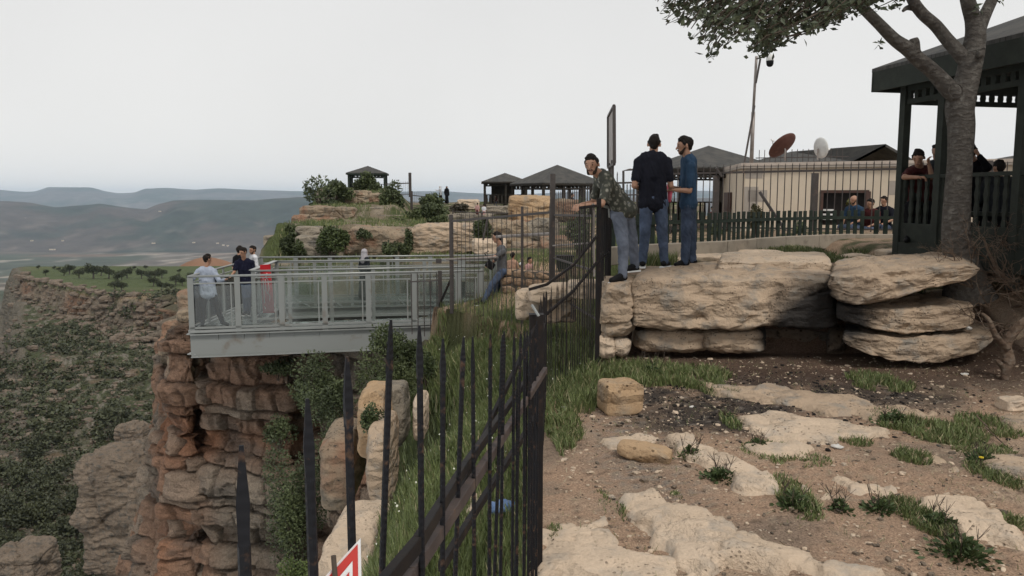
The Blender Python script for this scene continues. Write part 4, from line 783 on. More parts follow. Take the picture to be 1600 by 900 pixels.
# ---------------------------------------------------------------- kerb and picket fence
kp = [P(x, 380, d) for x, d in ((1412, 15.3), (1360, 15.5), (1300, 15.2), (1220, 14.3), (1180, 13.7), (1130, 12.9), (1060, 12.3), (985, 11.7), (950, 11.35))]
kb = E('kerb', 'curved stone kerb below the green picket fence', 'kerb', (kp[4].x, kp[4].y, 1.05)); kx_ = np.array([(p.x, p.y) for p in kp]); ks = np.r_[0, np.cumsum(np.hypot(*np.diff(kx_, axis=0).T))]
def kat(s, off=0):
    x, y = np.interp(s, ks, kx_[:, 0]), np.interp(s, ks, kx_[:, 1]); x2, y2 = np.interp(s+.05, ks, kx_[:, 0]), np.interp(s+.05, ks, kx_[:, 1]); x1, y1 = np.interp(s-.05, ks, kx_[:, 0]), np.interp(s-.05, ks, kx_[:, 1])
    d_ = Vector((x2-x1, y2-y1, 0)).normalized(); return Vector((x, y, 0))+Vector((-d_.y, d_.x, 0))*-off
s_ = 0
while s_ < ks[-1]-.2:
    a, b = kat(s_+.006), kat(min(s_+1.0, ks[-1])-.006); a.z = b.z = 1.19+r.uniform(-.006, .006); MB().beam(a, b, .13, .26).build('kerb_stone', M['kerb'], kb, bevel=.012); s_ += 1.0
pk = E('picket_fence', 'low dark green wooden picket fence on the kerb in front of the iron fence', 'fence', (kp[4].x, kp[4].y, 1.3))
s_ = .15
while s_ < ks[-1]-.05:
    p = kat(s_, .17); h = .47+r.uniform(-.012, .012); q = kat(s_+.01, .17); dv = (q-p).normalized()
    MB().beam((p.x, p.y, 1.15), (p.x+r.uniform(-.008, .008), p.y, 1.30+h), .085, .022, tuple(Vector((dv.y, -dv.x, 0)))).build('picket', M['green_wood'], pk, bevel=.004); s_ += .163+r.uniform(-.008, .008)
for s_ in np.arange(0, ks[-1]-.4, .9):
    a, b = kat(s_, .145), kat(min(s_+.9, ks[-1]), .145); a.z = b.z = 1.63; MB().beam(a, b, .02, .055).build('rail', M['green_wood'], pk)
# ---------------------------------------------------------------- gazebos
def turned(m, p, h, w_, along, n=1):
    prof = [(0, .9), (.12, .9), (.2, .55), (.35, 1.05), (.5, .6), (.65, 1.05), (.8, .55), (.88, .9), (1, .9)] if n else [(0, .7), (.4, 1.1), (1, .6)]
    for (a, wa), (b, wb) in zip(prof, prof[1:]): m.beam(Vector(p)+Vector((0, 0, h*a)), Vector(p)+Vector((0, 0, h*b)), w_*wa, .03, tuple(along.cross(Vector((0, 0, 1)))), w_*wb, .03)
def gazebo(label, c, side, rz, zb, zfl, zeave, rise, over, wood='green_wood', pw=.12, posts=(0, .5), fascia=.12, detail=1, rail=(1, 1, 1, 1), fh=.22, cat='gazebo', spac=.16, railz=.95):
    c = Vector((c[0], c[1], zb)); g = E('gazebo', label, cat, c); ux = Vector((math.cos(rz), math.sin(rz), 0)); uy = Vector((-ux.y, ux.x, 0)); hs = side/2
    def at(a, b, z): return Vector((c.x, c.y, 0))+ux*a+uy*b+Vector((0, 0, z))
    cor = [(-hs, -hs), (hs, -hs), (hs, hs), (-hs, hs)]
    MB().box((c.x, c.y, (zb+zfl)/2), (side+.1, side+.1, zfl-zb), rz).build('floor', M[wood], g)
    e = hs+over; m = MB(); E_ = [at(a*e/hs, b*e/hs, zeave) for a, b in cor]; ap = at(0, 0, zeave+rise); n_ = Vector((0, 0, .05))
    m.add([*E_, ap, *[v-Vector((0, 0, .05)) for v in E_], ap-Vector((0, 0, .08))], [(0,1,4), (1,2,4), (2,3,4), (3,0,4), (6,5,9), (7,6,9), (8,7,9), (5,8,9), (1,0,5,6), (2,1,6,7), (3,2,7,8), (0,3,8,5)])
    rf = m.build('roof', M['shingle'], g)
    m = MB()
    for i in range(4):
        a, b = E_[i], E_[(i+1) % 4]; k = Vector((0, 0, fascia/2+.03)); ins = ((at(0, 0, zeave)-(a+b)/2).normalized())*.02; m.beam(a-k+ins, b-k+ins, .03, fascia)
    m.build('fascia', M[wood], rf)
    for i in range(4):
        (x0, y0), (x1, y1) = cor[i], cor[(i+1) % 4]; al = (at(x1, y1, 0)-at(x0, y0, 0)).normalized()
        for t in posts:
            x, y = x0+(x1-x0)*t, y0+(y1-y0)*t; MB().beam(at(x, y, zb-.2), at(x, y, zeave-.02), pw, pw, tuple(al)).build('post', M[wood], g)
        zt = zeave-fascia; m = MB(); m.beam(at(x0, y0, zt-fh), at(x1, y1, zt-fh), .05, .07); m.beam(at(x0, y0, zt-.02), at(x1, y1, zt-.02), .05, .08)
        nb = int(side/spac)
        for k in range(nb):
            t = (k+.5)/nb; turned(m, at(x0+(x1-x0)*t, y0+(y1-y0)*t, zt-fh), fh, spac*.5, al, 0)
        m.build('frieze', M[wood], g)
        if rail[i]:
            m = MB(); zr = zfl+railz; m.beam(at(x0, y0, zr), at(x1, y1, zr), .09, .05); m.beam(at(x0, y0, zfl+.22), at(x1, y1, zfl+.22), .05, .10); m.build('rail', M[wood], g)
            m = MB()
            for k in range(nb):
                t = (k+.5)/nb; turned(m, at(x0+(x1-x0)*t, y0+(y1-y0)*t, zfl+.25), zr-zfl-.27, spac*.48, al, detail)
                if side > 4.15 and spac < .2: m.build('baluster', M[wood], g); m = MB()
            if m.v: m.build('balustrade', M[wood], g)
    return g
gazebo('small open gazebo on top of the rocky outcrop', pxy(577, 70), 3.0, .1, 2.2, 2.3, 4.15, .65, .22, pw=.16, spac=.3, detail=0, rail=(0, 0, 1, 1))
g2 = gazebo('small brown gazebo with a curtain wall beyond the gate', pxy(789, 70), 3.5, .05, 1.2, 1.35, 3.42, .78, .28, 'brown_wood', pw=.16, spac=.3, detail=0)
MB().beam(P(784, 288, 70.5), P(784, 318, 70.5), 1.8, 1.2, (0, 1, 0)).build('curtain_wall', M['brown_wood'], g2)
gazebo('wide low-roofed gazebo behind the orange-tan boulder', pxy(870, 50), 4.1, .45, .6, .7, 2.92, 1.15, .15, 'brown_wood', pw=.14, posts=(0, .33, .66), spac=.24, detail=0, rail=(0, 0, 0, 0))
gazebo('broad dark gazebo behind the two standing men', pxy(1103, 30), 3.7, .35, .8, .9, 3.08, .86, .10, 'brown_wood', pw=.13, posts=(0, .5), spac=.2, detail=0, rail=(0, 1, 1, 0))
gazebo('dark shelter beyond the near gazebo at the right edge', pxy(1640, 23), 3.6, .2, .8, .9, 2.92, .5, .2, 'green_wood', pw=.13, spac=.2, detail=0, rail=(0, 0, 0, 0))
# gable shelter behind the building
gs = E('shelter', 'dark gable-roofed shelter rising behind the beige building', 'shelter', pxy(1360, 33)[:2]+(.8,))
A0, A1, A2 = P(1332, 252, 31), P(1384, 225, 31), P(1432, 252, 31); Bv = Vector((-1.9, 5.0, 0)); m = MB(); th = Vector((0, 0, .1))
for a, b in ((A0, A1), (A1, A2)): m.add([a, b, b+Bv, a+Bv, a-th, b-th, b+Bv-th, a+Bv-th], [(0,1,2,3), (7,6,5,4), (0,4,5,1), (1,5,6,2), (2,6,7,3), (3,7,4,0)])
m.build('roof', M['shingle'], gs); m = MB(); m.add([A0+Vector((-1.4, 3.2, 0)), A0+Bv*.95, A1+Bv, A1+Vector((-.05, .1, 0)), A0+Vector((0, .1, 0))], [(0,1,2,3,4)])
m = MB(); b0 = P(1277, 252, 31.5); m.add([b0, A0, A1, A1+Bv, b0+Bv, b0-th, A0-th, A1-th, A1+Bv-th, b0+Bv-th], [(0,1,2,3,4), (9,8,7,6,5), (0,5,6,1), (1,6,7,2), (2,7,8,3), (3,8,9,4), (4,9,5,0)]); m.build('side_roof', M['shingle'], gs)
for p in (A0+Vector((.1, .2, 0)), A2+Vector((-.1, .2, 0)), A0+Bv, A2+Bv, b0+Vector((.1, .1, 0))): MB().beam((p.x, p.y, .8), (p.x, p.y, p.z-.08), .12, .12, (0, 1, 0)).build('post', M['brown_wood'], gs)
rl([A0+Vector((0, .1, -.1)), A2+Vector((0, .1, -.1))], .08, .12, 'brown_wood', gs, name='tie_beam')
# near gazebo, its corner post seen at column 1403
s2 = math.radians(12); A = Vector((5.6, 11.6, 0)); U2 = Vector((math.cos(s2), math.sin(s2), 0)); U1 = Vector((math.sin(s2), -math.cos(s2), 0)); SD = 4.2
cg = A+U2*SD/2+U1*SD/2
gz_ = gazebo('large dark green wooden gazebo at the right edge behind the tree', (cg.x, cg.y), SD, s2, 1.10, 1.38, 3.86, 1.0, .33, 'green_wood_near', pw=.11, posts=(0, .18, .49, .82), fascia=.30, rail=(1, 0, 1, 1), fh=.20, spac=.15, railz=.92)
m = MB(); k = A+U1*SD/2+Vector((0, 0, 1.47)); m.beam(A+Vector((0, 0, 1.47)), A+U1*SD+Vector((0, 0, 1.47)), .04, .22); m.build('skirt_board', M['green_wood_near'], gz_)
bn = E('bench', 'dark green bench inside the large gazebo', 'bench', tuple(A+U1*2+U2*.35+Vector((0, 0, 1.38))))
MB().beam(A+U1*.3+U2*.4+Vector((0, 0, 1.8)), A+U1*3.9+U2*.4+Vector((0, 0, 1.8)), .38, .05).build('seat', M['green_wood_near'], bn)
for t in (.4, 2.1, 3.8): MB().beam(A+U1*t+U2*.4+Vector((0, 0, 1.38)), A+U1*t+U2*.4+Vector((0, 0, 1.78)), .3, .06, tuple(U1)).build('leg', M['green_wood_near'], bn)
# ---------------------------------------------------------------- beige building
bl = E('building', 'single-storey beige building with flat roof and a dark window opening', 'building', (10, 23.5, .8))
f0, f1 = Vector((7.06, 24.5, 0)), Vector((14.2, 21.55, 0)); fd = (f1-f0).normalized(); fn = Vector((fd.y, -fd.x, 0)); bk = Vector((7.48, 28.6, 0)); zt, zb_ = 2.97, .7
def tfr(px):     # distance along the front wall at photograph column px
    u = (px-800)/F; return (u*f0.y-f0.x)/(fd.x-u*fd.y)
def wallbox(a, b, z0, z1, mat, name, par, th=.2, off=0.):
    c = Vector((0, 0, (z0+z1)/2)); return MB().beam(a+c+fn*(off-th/2), b+c+fn*(off-th/2), th, z1-z0).build(name, M[mat], par)
wt0, wt1 = tfr(1281), tfr(1352); z_w0, z_w1 = 1.22, 2.2; LF = (f1-f0).length
m = MB()
for a, b, z0, z1 in ((0, wt0, zb_, zt), (wt1, LF, zb_, zt), (wt0, wt1, zb_, z_w0), (wt0, wt1, z_w1, zt)): m.beam(f0+fd*a+Vector((0, 0, (z0+z1)/2))-fn*.1, f0+fd*b+Vector((0, 0, (z0+z1)/2))-fn*.1, .2, z1-z0)
sdv = (bk-f0).normalized(); m.beam(f0+fd*.1+Vector((0, 0, (zb_+zt)/2))+sdv*.2, bk+Vector((.1, 0, (zb_+zt)/2)), .2, zt-zb_); e1 = f1+(bk-f0)
m.beam(bk+Vector((0, 0, (zb_+zt)/2)), e1+Vector((0, 0, (zb_+zt)/2)), .2, zt-zb_); m.beam(e1+Vector((0, 0, (zb_+zt)/2)), f1+Vector((0, 0, (zb_+zt)/2))-fn*.22, .2, zt-zb_)
m.build('wall', M['wall_beige'], bl)
q = [f0+fn*.12-fd*.1, f1+fn*.12, e1-fn*.12, bk-fn*.12-fd*.1]; MB().prism([v-q[0] for v in q], q[0]+Vector((0, 0, zt+.002)), (0, 0, .09)).build('roof', M['roof_slab'], bl)
MB().prism([v-q[0]+fn*-.03 for v in q], q[0]+Vector((0, 0, zt-.07))+fn*.015, (0, 0, .068)).build('cornice', M['patch'], bl)
wn = MB(); wn.beam(f0+fd*(wt0-.04)+Vector((0, 0, z_w1))+fn*.02, f0+fd*(wt1+.04)+Vector((0, 0, z_w1))+fn*.02, .1, .08); wn.beam(f0+fd*wt1+Vector((0, 0, z_w0))+fn*.02, f0+fd*wt1+Vector((0, 0, z_w1))+fn*.02, .14, .1); wn.beam(f0+fd*wt0+Vector((0, 0, z_w0))+fn*.02, f0+fd*wt0+Vector((0, 0, z_w1))+fn*.02, .06, .1)
wno = wn.build('window', M['door_brown'], bl); wallbox(f0+fd*wt0, f0+fd*wt1, z_w0, z_w1, 'dark_glass', 'pane', wno, .04, -.12)
m = MB()
for i in range(3): m.beam(f0+fd*(wt0+.05)+Vector((0, 0, 1.4+.13*i))-fn*.08, f0+fd*(wt0+.35)+Vector((0, 0, 1.4+.13*i))-fn*.08, .1, .05)
m.build('shelf_goods', M['white_paint'], wno)
dm = bk*.62+f0*.38; dv = (bk-f0).normalized(); MB().beam(dm-dv*.45+Vector((-.08, 0, 1.45)), dm+dv*.45+Vector((-.08, 0, 1.45)), .12, 1.5).build('door', M['door_brown'], bl)
for x0, x1, z0, z1 in ((1160, 1182, 1.3, 2.35), (1166, 1196, 1.9, 2.25), (1161, 1188, 2.6, 2.97), (1384, 1396, 2.1, 2.5)): wallbox(f0+fd*tfr(x0), f0+fd*tfr(x1), z0, z1, 'patch', 'cement_patch', bl, .01, .008)
rfn = E('roof_fence', 'row of short iron spikes along the back of the beige building roof', 'fence', (9.5, 26, 3.14))
for i in range(16):
    p = Vector((8.0+.155*i, 26.2-.06*i, 3.14)); bar(rfn, p, .42, BARWG)
rl([(7.9, 26.25, 3.3), (10.5, 25.25, 3.3)], .03, .03, 'grey_iron', rfn)
def dish(label, px, py, d, rad, nrm, mat, polez):
    c = P(px, py, d); o = E('satellite_dish', label, 'satellite dish', (c.x, c.y, polez)); n = Vector(nrm).normalized(); x = n.cross(Vector((0, 0, 1))).normalized(); y = n.cross(x); V = []; nn, mm_ = 28, 7
    for s in (0, 1):
        for j in range(mm_):
            q = rad*(j+.02)/(mm_-1)
            for k in range(nn): an = 2*math.pi*k/nn; V.append(c+x*q*math.cos(an)+y*q*math.sin(an)+n*(.28*rad*((q/rad)**2-1)-.012*s))
    Fc = []
    for s in (0, 1):
        for j in range(mm_-1):
            for k in range(nn):
                f = (s*mm_*nn+j*nn+k, s*mm_*nn+j*nn+(k+1) % nn, s*mm_*nn+(j+1)*nn+(k+1) % nn, s*mm_*nn+(j+1)*nn+k); Fc.append(f if s == 0 else f[::-1])
    for k in range(nn): Fc.append(((mm_-1)*nn+k, (mm_-1)*nn+(k+1) % nn, (2*mm_-1)*nn+(k+1) % nn, (2*mm_-1)*nn+k))
    m = MB(); m.add(V, Fc); m.build('reflector', M[mat], o, smooth=True); b_ = c-n*(.28*rad+.03)
    MB().tube([b_+Vector((0, 0, -.02)), (b_.x, b_.y, polez)], .025, 8).tube([b_+Vector((0, 0, -.05)), c-n*.26*rad], .02, 6).build('mast', M['metal_pole'], o)
    tip = c+n*rad*.75-y*rad*.25*(1 if y.z > 0 else -1); m = MB(); m.tube([c-y*rad*.95*(1 if y.z > 0 else -1), tip], .012, 6); m.tube([c+x*rad*.8, tip], .006, 5); m.build('feed_arm', M['metal_pole'], o); MB().cap(tip, .035, tip+n*.06, .03, 8).build('receiver', M['white_paint'], o)
    return o
dish('large rusty brown satellite dish tilted upward on the building roof', 1222, 227, 24.6, .47, (-.42, .58, .66), 'rust_dish', 3.14)
dish('small pale satellite dish seen almost edge on the building roof', 1283, 231, 24.2, .31, (.93, .33, .15), 'dish_white', 3.14)
cp_ = E('camera_pole', 'tall thin mast with a dome camera rising behind the building', 'pole', P(1174, 257, 25.4))
MB().tube([P(1174, 257, 25.4), P(1177, 175, 25.4)], .06, 10).tube([P(1177, 175, 25.4), P(1182, 88, 25.4)], .042, 10).build('mast', M['metal_pole'], cp_, smooth=True)
MB().beam(P(1163, 254, 25.2), P(1179, 165, 25.3), .05, .05).build('strut', M['grey_iron'], cp_); MB().beam(P(1181, 130, 25.3), P(1188, 92, 25.2), .05, .05).beam(P(1182, 92, 25.3), P(1204, 86, 25.0), .04, .04).build('arm', M['grey_iron'], cp_)
hd = MB().cap(P(1203, 90, 25), .11, P(1203, 93, 25), .12, 12).build('camera_housing', M['dish_white'], cp_, smooth=True); MB().cap(P(1203, 97, 25), .12, P(1203, 99, 25), .11, 12).build('camera_dome', M['black_plastic'], hd, smooth=True)
# sign board seen edge on
sb = E('sign_board', 'tall narrow steel-framed sign board seen almost edge on behind the patterned shirt', 'sign board', P(955, 400, 13.5))
n0, n1, f_0, f_1 = P(959.5, 165, 13), P(960, 258, 13), P(950.5, 182, 14.7), P(950.5, 205, 14.7)
m = MB(); m.beam(n0, P(960, 255, 13), .05, .05, (0, 1, 0)); m.beam(P(950.5, 182, 14.7), P(950.5, 262, 14.7), .05, .05, (0, 1, 0)); m.beam(n0, f_0, .04, .04); m.beam(P(960, 256, 13), P(950.5, 262, 14.7), .04, .04); m.build('frame', M['grey_iron'], sb)
m = MB(); a, b, c_, d_ = P(959.5, 168, 13.03), P(951, 184, 14.67), P(951, 260, 14.67), P(959.5, 254, 13.03); k = Vector((.012, 0, 0)); m.add([a, b, c_, d_, a+k, b+k, c_+k, d_+k], [(0,1,2,3), (7,6,5,4), (0,4,5,1), (1,5,6,2), (2,6,7,3), (3,7,4,0)]); m.build('panel', M['metal_pole'], sb)
for x, y0, y1, d in ((952.5, 255, 385, 14.2), (957, 250, 395, 13.5)): MB().beam(P(x, y0, d), P(x, y1, d), .045, .045, (0, 1, 0)).build('post', M['grey_iron'], sb)
# bin, litter
g = P(882, 420, 17); b_ = E('litter_bin', 'dark green litter bin in the grass behind the fence', 'bin', (g.x, g.y, g.z)); m = MB(); m.beam((g.x, g.y, g.z), (g.x, g.y, g.z+.26), .30, .24, (0, 1, 0), .36, .3); m.build('body', M['green_bin'], b_, bevel=.01)
MB().box((g.x, g.y, g.z+.275), (.38, .32, .03)).build('rim', M['black_plastic'], b_)
M['blue_plastic'] = pm('blue_plastic', (.10, .17, .32), None, 9, .4); M['paper'] = pm('paper', (.62, .60, .56), None, 9, .8)
def litter(name, label, p, s, seed, mat, cat, group=None, fl=.5): return rock(name, label, p+Vector((0, 0, s*fl*.4)), (s, s*.7, s*fl), rz=seed*1.3, seed=seed, mat=mat, n=9, k=2.6, amp=.3, chips=8, cat=cat, group=group)
litter('plastic_bag', 'crumpled blue plastic bag at the foot of the fence', P(786, 800, 5.5), .2, 3, 'blue_plastic', 'litter')
litter('paper_scrap', 'white scrap lying in the grass below the propped stones', G(968, 583), .09, 4, 'paper', 'litter')
litter('paper_scrap', 'white scrap on the sand at the fence foot, left of the cube-like boulder', G(881, 640), .10, 5, 'paper', 'litter', fl=.3)
litter('paper_scrap', 'small white scrap tucked between the stacked boulders on the right', P(1513, 515, 9.0), .09, 6, 'paper', 'litter')
litter('paper_scrap', 'tiny white scrap right of the cube-like boulder', G(1081, 637), .06, 8, 'paper', 'litter', fl=.3)
litter('paper_scrap', 'pale scrap beside the thin rock shelf', G(1308, 700), .1, 9, 'paper', 'litter', fl=.3)
litter('paper_scrap', 'pale scrap on dark soil under the right boulder stack', G(1507, 586), .09, 10, 'paper', 'litter', fl=.3)
# ---------------------------------------------------------------- vegetation
def leafmesh(name, c, ln, wd, col, seed, up=.2, nrm=None):
    r = np.random.default_rng(seed); n = len(c); a = r.normal(size=(n, 3)); a[:, 2] = a[:, 2]*.7+up
    if nrm is not None: a = a + nrm*1.2
    a /= np.linalg.norm(a, axis=1)[:, None]; b = np.cross(a, r.normal(size=(n, 3))); b /= np.linalg.norm(b, axis=1)[:, None]; f = np.cross(a, b)
    ln = np.broadcast_to(ln, (n,))[:, None]; wd = np.broadcast_to(wd, (n,))[:, None]
    V = np.stack([c-a*ln/2, c+b*wd/2+f*wd*.15+a*ln*.05, c+a*ln/2, c-b*wd/2+f*wd*.15+a*ln*.05], 1).reshape(-1, 3)
    return npmesh(name, V, np.arange(4*n).reshape(-1, 4), np.repeat(col, 4, 0), smooth=False)
def cmix(a, b, f): return np.array(a)[None]*(1-f[:, None])+np.array(b)[None]*f[:, None]
DG, LG, YG = (.040, .052, .024), (.095, .118, .050), (.10, .11, .04)
def bushmesh(rx, ry, rz, n, leaf, seed, c1=DG, c2=LG, clumps=11, sparse=.5):
    r = np.random.default_rng(seed); k = r.normal(size=(clumps, 3)); k /= np.linalg.norm(k, axis=1)[:, None]; k *= r.uniform(.25, .72, (clumps, 1)); k[:, 2] = np.abs(k[:, 2])*1.1-.15
    w_ = r.integers(0, clumps, n); d = r.normal(size=(n, 3)); d /= np.linalg.norm(d, axis=1)[:, None]; rad = r.uniform(.26, .48, clumps)[w_]*r.uniform(.2, 1, n)**sparse
    c = (k[w_]+d*rad[:, None]); tone = np.clip(r.normal(.45, .28, clumps)[w_]+r.normal(0, .2, n), 0, 1)
    c = c*np.array([rx, ry, rz]); c[:, 2] += rz*.55; c[:, 2] = np.abs(c[:, 2])
    return leafmesh('foliage', c, leaf*r.uniform(.6, 1.3, n), leaf*.55*r.uniform(.6, 1.2, n), cmix(c1, c2, tone), seed+1, nrm=d), k*np.array([rx, ry, rz])+np.array([0, 0, rz*.55])
def bush(label, c, rx, ry, rz, n, leaf, seed, group=None, name='bush', cat='bush', **k):
    o = E(name, label, cat, c, group); me, kc = bushmesh(rx, ry, rz, n, leaf, seed, **k); link('foliage', me, M['leaf'], o)
    m = MB(); r = random.Random(seed)
    for q in kc[:7]: m.tube([ORG[o.name]+Vector((q[0]*.1, q[1]*.1, -.12)), ORG[o.name]+Vector(q)*.5+Vector((r.uniform(-.05, .05), 0, 0)), ORG[o.name]+Vector(q)], [rz*.03, rz*.02, rz*.008], 5)
    m.build('stem', M['twig'], o); return o
def bushpx(x0, y0, x1, y1, d, label, seed, n=1500, leaf=None, **k):
    a, b = P(x0, y0, d), P(x1, y1, d); rx = abs(b.x-a.x)/2*1.18; h = abs(a.z-b.z)*1.18; n = int(n*1.25); return bush(label, ((a.x+b.x)/2, d+rx*.3, b.z), rx, rx, h*.62, n, leaf or max(.05, d*.0045), seed, **k)
for i, (x0, y0, x1, y1, d, n, lab, kk) in enumerate((
    (470, 272, 522, 328, 50, 500, 'sparse twiggy bush sticking out at the left end of the outcrop', dict(sparse=.25, clumps=9)), (498, 280, 548, 312, 52, 1600, 'round dark bush beside the sparse twiggy one', {}),
    (546, 270, 594, 318, 58, 2200, 'tall dark bush in front of the hilltop gazebo', {}), (590, 286, 636, 345, 50, 2200, 'dark bush right of the pale tilted boulders', {}),
    (480, 308, 545, 330, 51, 1500, 'low dark bush behind the reddish overhanging slab', {}), (488, 344, 548, 402, 31.5, 3000, 'bright green bush growing between the blocks above the terrace', dict(c2=(.075, .10, .035))),
    (432, 362, 474, 404, 33, 1800, 'green bush over the left end of the far terrace rail', dict(c2=(.07, .09, .035))), (640, 318, 700, 352, 45, 2200, 'low green bush below the veiled women', {}),
    (606, 326, 652, 356, 46, 1500, 'bush between the grey slab and the big squared boulder', {}), (628, 352, 648, 398, 31.5, 800, 'narrow dark bush between two big blocks', {}),
    (732, 342, 772, 384, 28.5, 1600, 'dark bush behind the gate left of the leaning man', {}), (552, 358, 580, 374, 32, 400, 'small plant growing on the face of the long cracked block', {}),
    (884, 318, 930, 402, 19, 2400, 'leafy green bush behind the fence left of the patterned shirt', dict(c2=(.07, .10, .035))), (700, 318, 735, 332, 52, 500, 'dry brownish bush at the feet of the veiled women', dict(c1=(.06, .05, .035), c2=(.10, .09, .06))),
    (440, 560, 560, 680, 16.5, 4200, 'dark leafy bush on the cliff under the terrace beam', {}), (540, 552, 648, 664, 14.5, 4200, 'bush with pale tips under the right end of the terrace beam', dict(c2=(.09, .11, .04))),
    (405, 675, 520, 910, 12.5, 6500, 'large broad bush covering the cliff edge behind the near spikes', {}), (470, 640, 545, 760, 13.5, 2600, 'mid-sized bush in the gully beside the brown boulder', {}),
    (398, 560, 462, 590, 20.6, 900, 'low weeds hanging under the middle of the terrace beam', dict(c2=(.08, .10, .04))), (560, 625, 600, 680, 10.6, 900, 'small leafy shrub between the upright boulders', dict(c2=(.08, .11, .04))),
    (430, 860, 520, 960, 9.0, 1800, 'fresh yellow-green shrub at the bottom edge left of the flat-topped boulder', dict(c1=(.04, .06, .02), c2=(.13, .17, .05))), (575, 500, 640, 560, 15, 1100, 'light green sprays rising beside the right end of the beam', dict(c2=(.10, .13, .045), sparse=.3)),
    (596, 512, 660, 600, 16.2, 2600, 'leafy bush between the beam end and the tall grass', dict(c2=(.09, .115, .045))), (560, 590, 640, 660, 13.5, 1800, 'low bush behind the upright boulders on the slope', dict(c2=(.08, .11, .04))),
    (640, 540, 690, 600, 15.5, 900, 'small bush in the long grass below the low iron panel', dict(c2=(.09, .12, .045))), (450, 588, 520, 640, 19.5, 1200, 'bush clinging to the red cliff under the beam', {}),
    (405, 640, 460, 700, 19.8, 900, 'small bush rooted in a crack of the red cliff', {}), (596, 372, 640, 404, 30.5, 900, 'grassy bush beside the head-scarfed woman', dict(c2=(.08, .10, .04))),
    (516, 300, 560, 326, 54, 1200, 'dark bush between the outcrop boulders and the hilltop gazebo', {}), (655, 300, 690, 326, 58, 900, 'low shrub under the thin wire fence', {}), (604, 340, 645, 356, 44, 900, 'flat bush over the long cracked block', dict(c2=(.08, .10, .04))),
    (436, 352, 474, 378, 35, 1000, 'ragged bush on the left flank of the outcrop', {}), (455, 376, 480, 404, 30.5, 700, 'small green bush touching the far terrace rail', dict(c2=(.08, .10, .04))), (668, 336, 705, 354, 40, 900, 'low bush on top of the big squared boulder', dict(c2=(.08, .10, .04))),
    (1110, 350, 1128, 372, 17, 250, 'small plant behind the picket fence under the roofed gazebo', {}), (1174, 312, 1192, 362, 18.5, 500, 'tall thin plant with dry top in front of the beige wall', dict(c1=(.06, .06, .03), c2=(.12, .10, .05))),
    (1238, 345, 1262, 368, 17.5, 300, 'low plant behind the picket fence below the beige wall', {}), (1324, 302, 1345, 342, 20.5, 400, 'small yellowish bush beside the bald man', dict(c1=(.06, .07, .02), c2=(.2, .17, .05))))):
    bushpx(x0, y0, x1, y1, d, lab, 400+i*3, n, **kk)
# shrubs of the gorge: four kinds, copied
r = np.random.default_rng(77); protos = []
for k in range(4):
    me, _ = bushmesh(1, 1, .8, 420, .20, 500+k, clumps=8, c1=(.034, .038, .022), c2=(.068, .075, .038)); protos.append(me)
d_ = 50*(205/50.)**r.uniform(0, 1, 3400); u_ = r.uniform(-.69, -.33, 3400); s_ = np.clip(r.gamma(3, .42, 3400), .5, 3.2)*(.62+d_/320.); zg = np.array([gz(a*b, b) for a, b in zip(u_, d_)]); cl = fbm(u_*d_*.05, d_*.05, 0, 3, 78)
vis = (cl > -.40) & (u_ > -.67); order = np.argsort(-(s_/d_)*vis)
for j in order[:280]:
    o = bpy.data.objects.new('shrub', protos[int(r.integers(4))]); S.collection.objects.link(o); o.location = (u_[j]*d_[j], d_[j], zg[j]-.15); o.scale = (s_[j], s_[j], s_[j]*r.uniform(.7, 1.1)); o.rotation_euler.z = r.uniform(0, 6)
    if not protos[0].materials:
        for p_ in protos: p_.materials.append(M['leaf'])
    tag(o, 'dark green shrub among the rocks of the gorge side', 'shrub', 'shrubs scattered over the gorge side')
rest = order[280:3400]; cc, ll = [], []
for j in rest:
    n = 46; q = r.normal(size=(n, 3)); q /= np.linalg.norm(q, axis=1)[:, None]; q[:, 2] = np.abs(q[:, 2]); cc.append(q*s_[j]*.7*r.uniform(.3, 1, (n, 1))+np.array([u_[j]*d_[j], d_[j], zg[j]])); ll.append(np.full(n, s_[j]*.30))
cc, ll = np.concatenate(cc), np.concatenate(ll); tag(link('scrub', leafmesh('scrub', cc, ll, ll*.6, cmix((.035, .04, .022), (.075, .083, .04), r.uniform(0, 1, len(cc))), 79), M['leaf']), kind='stuff')
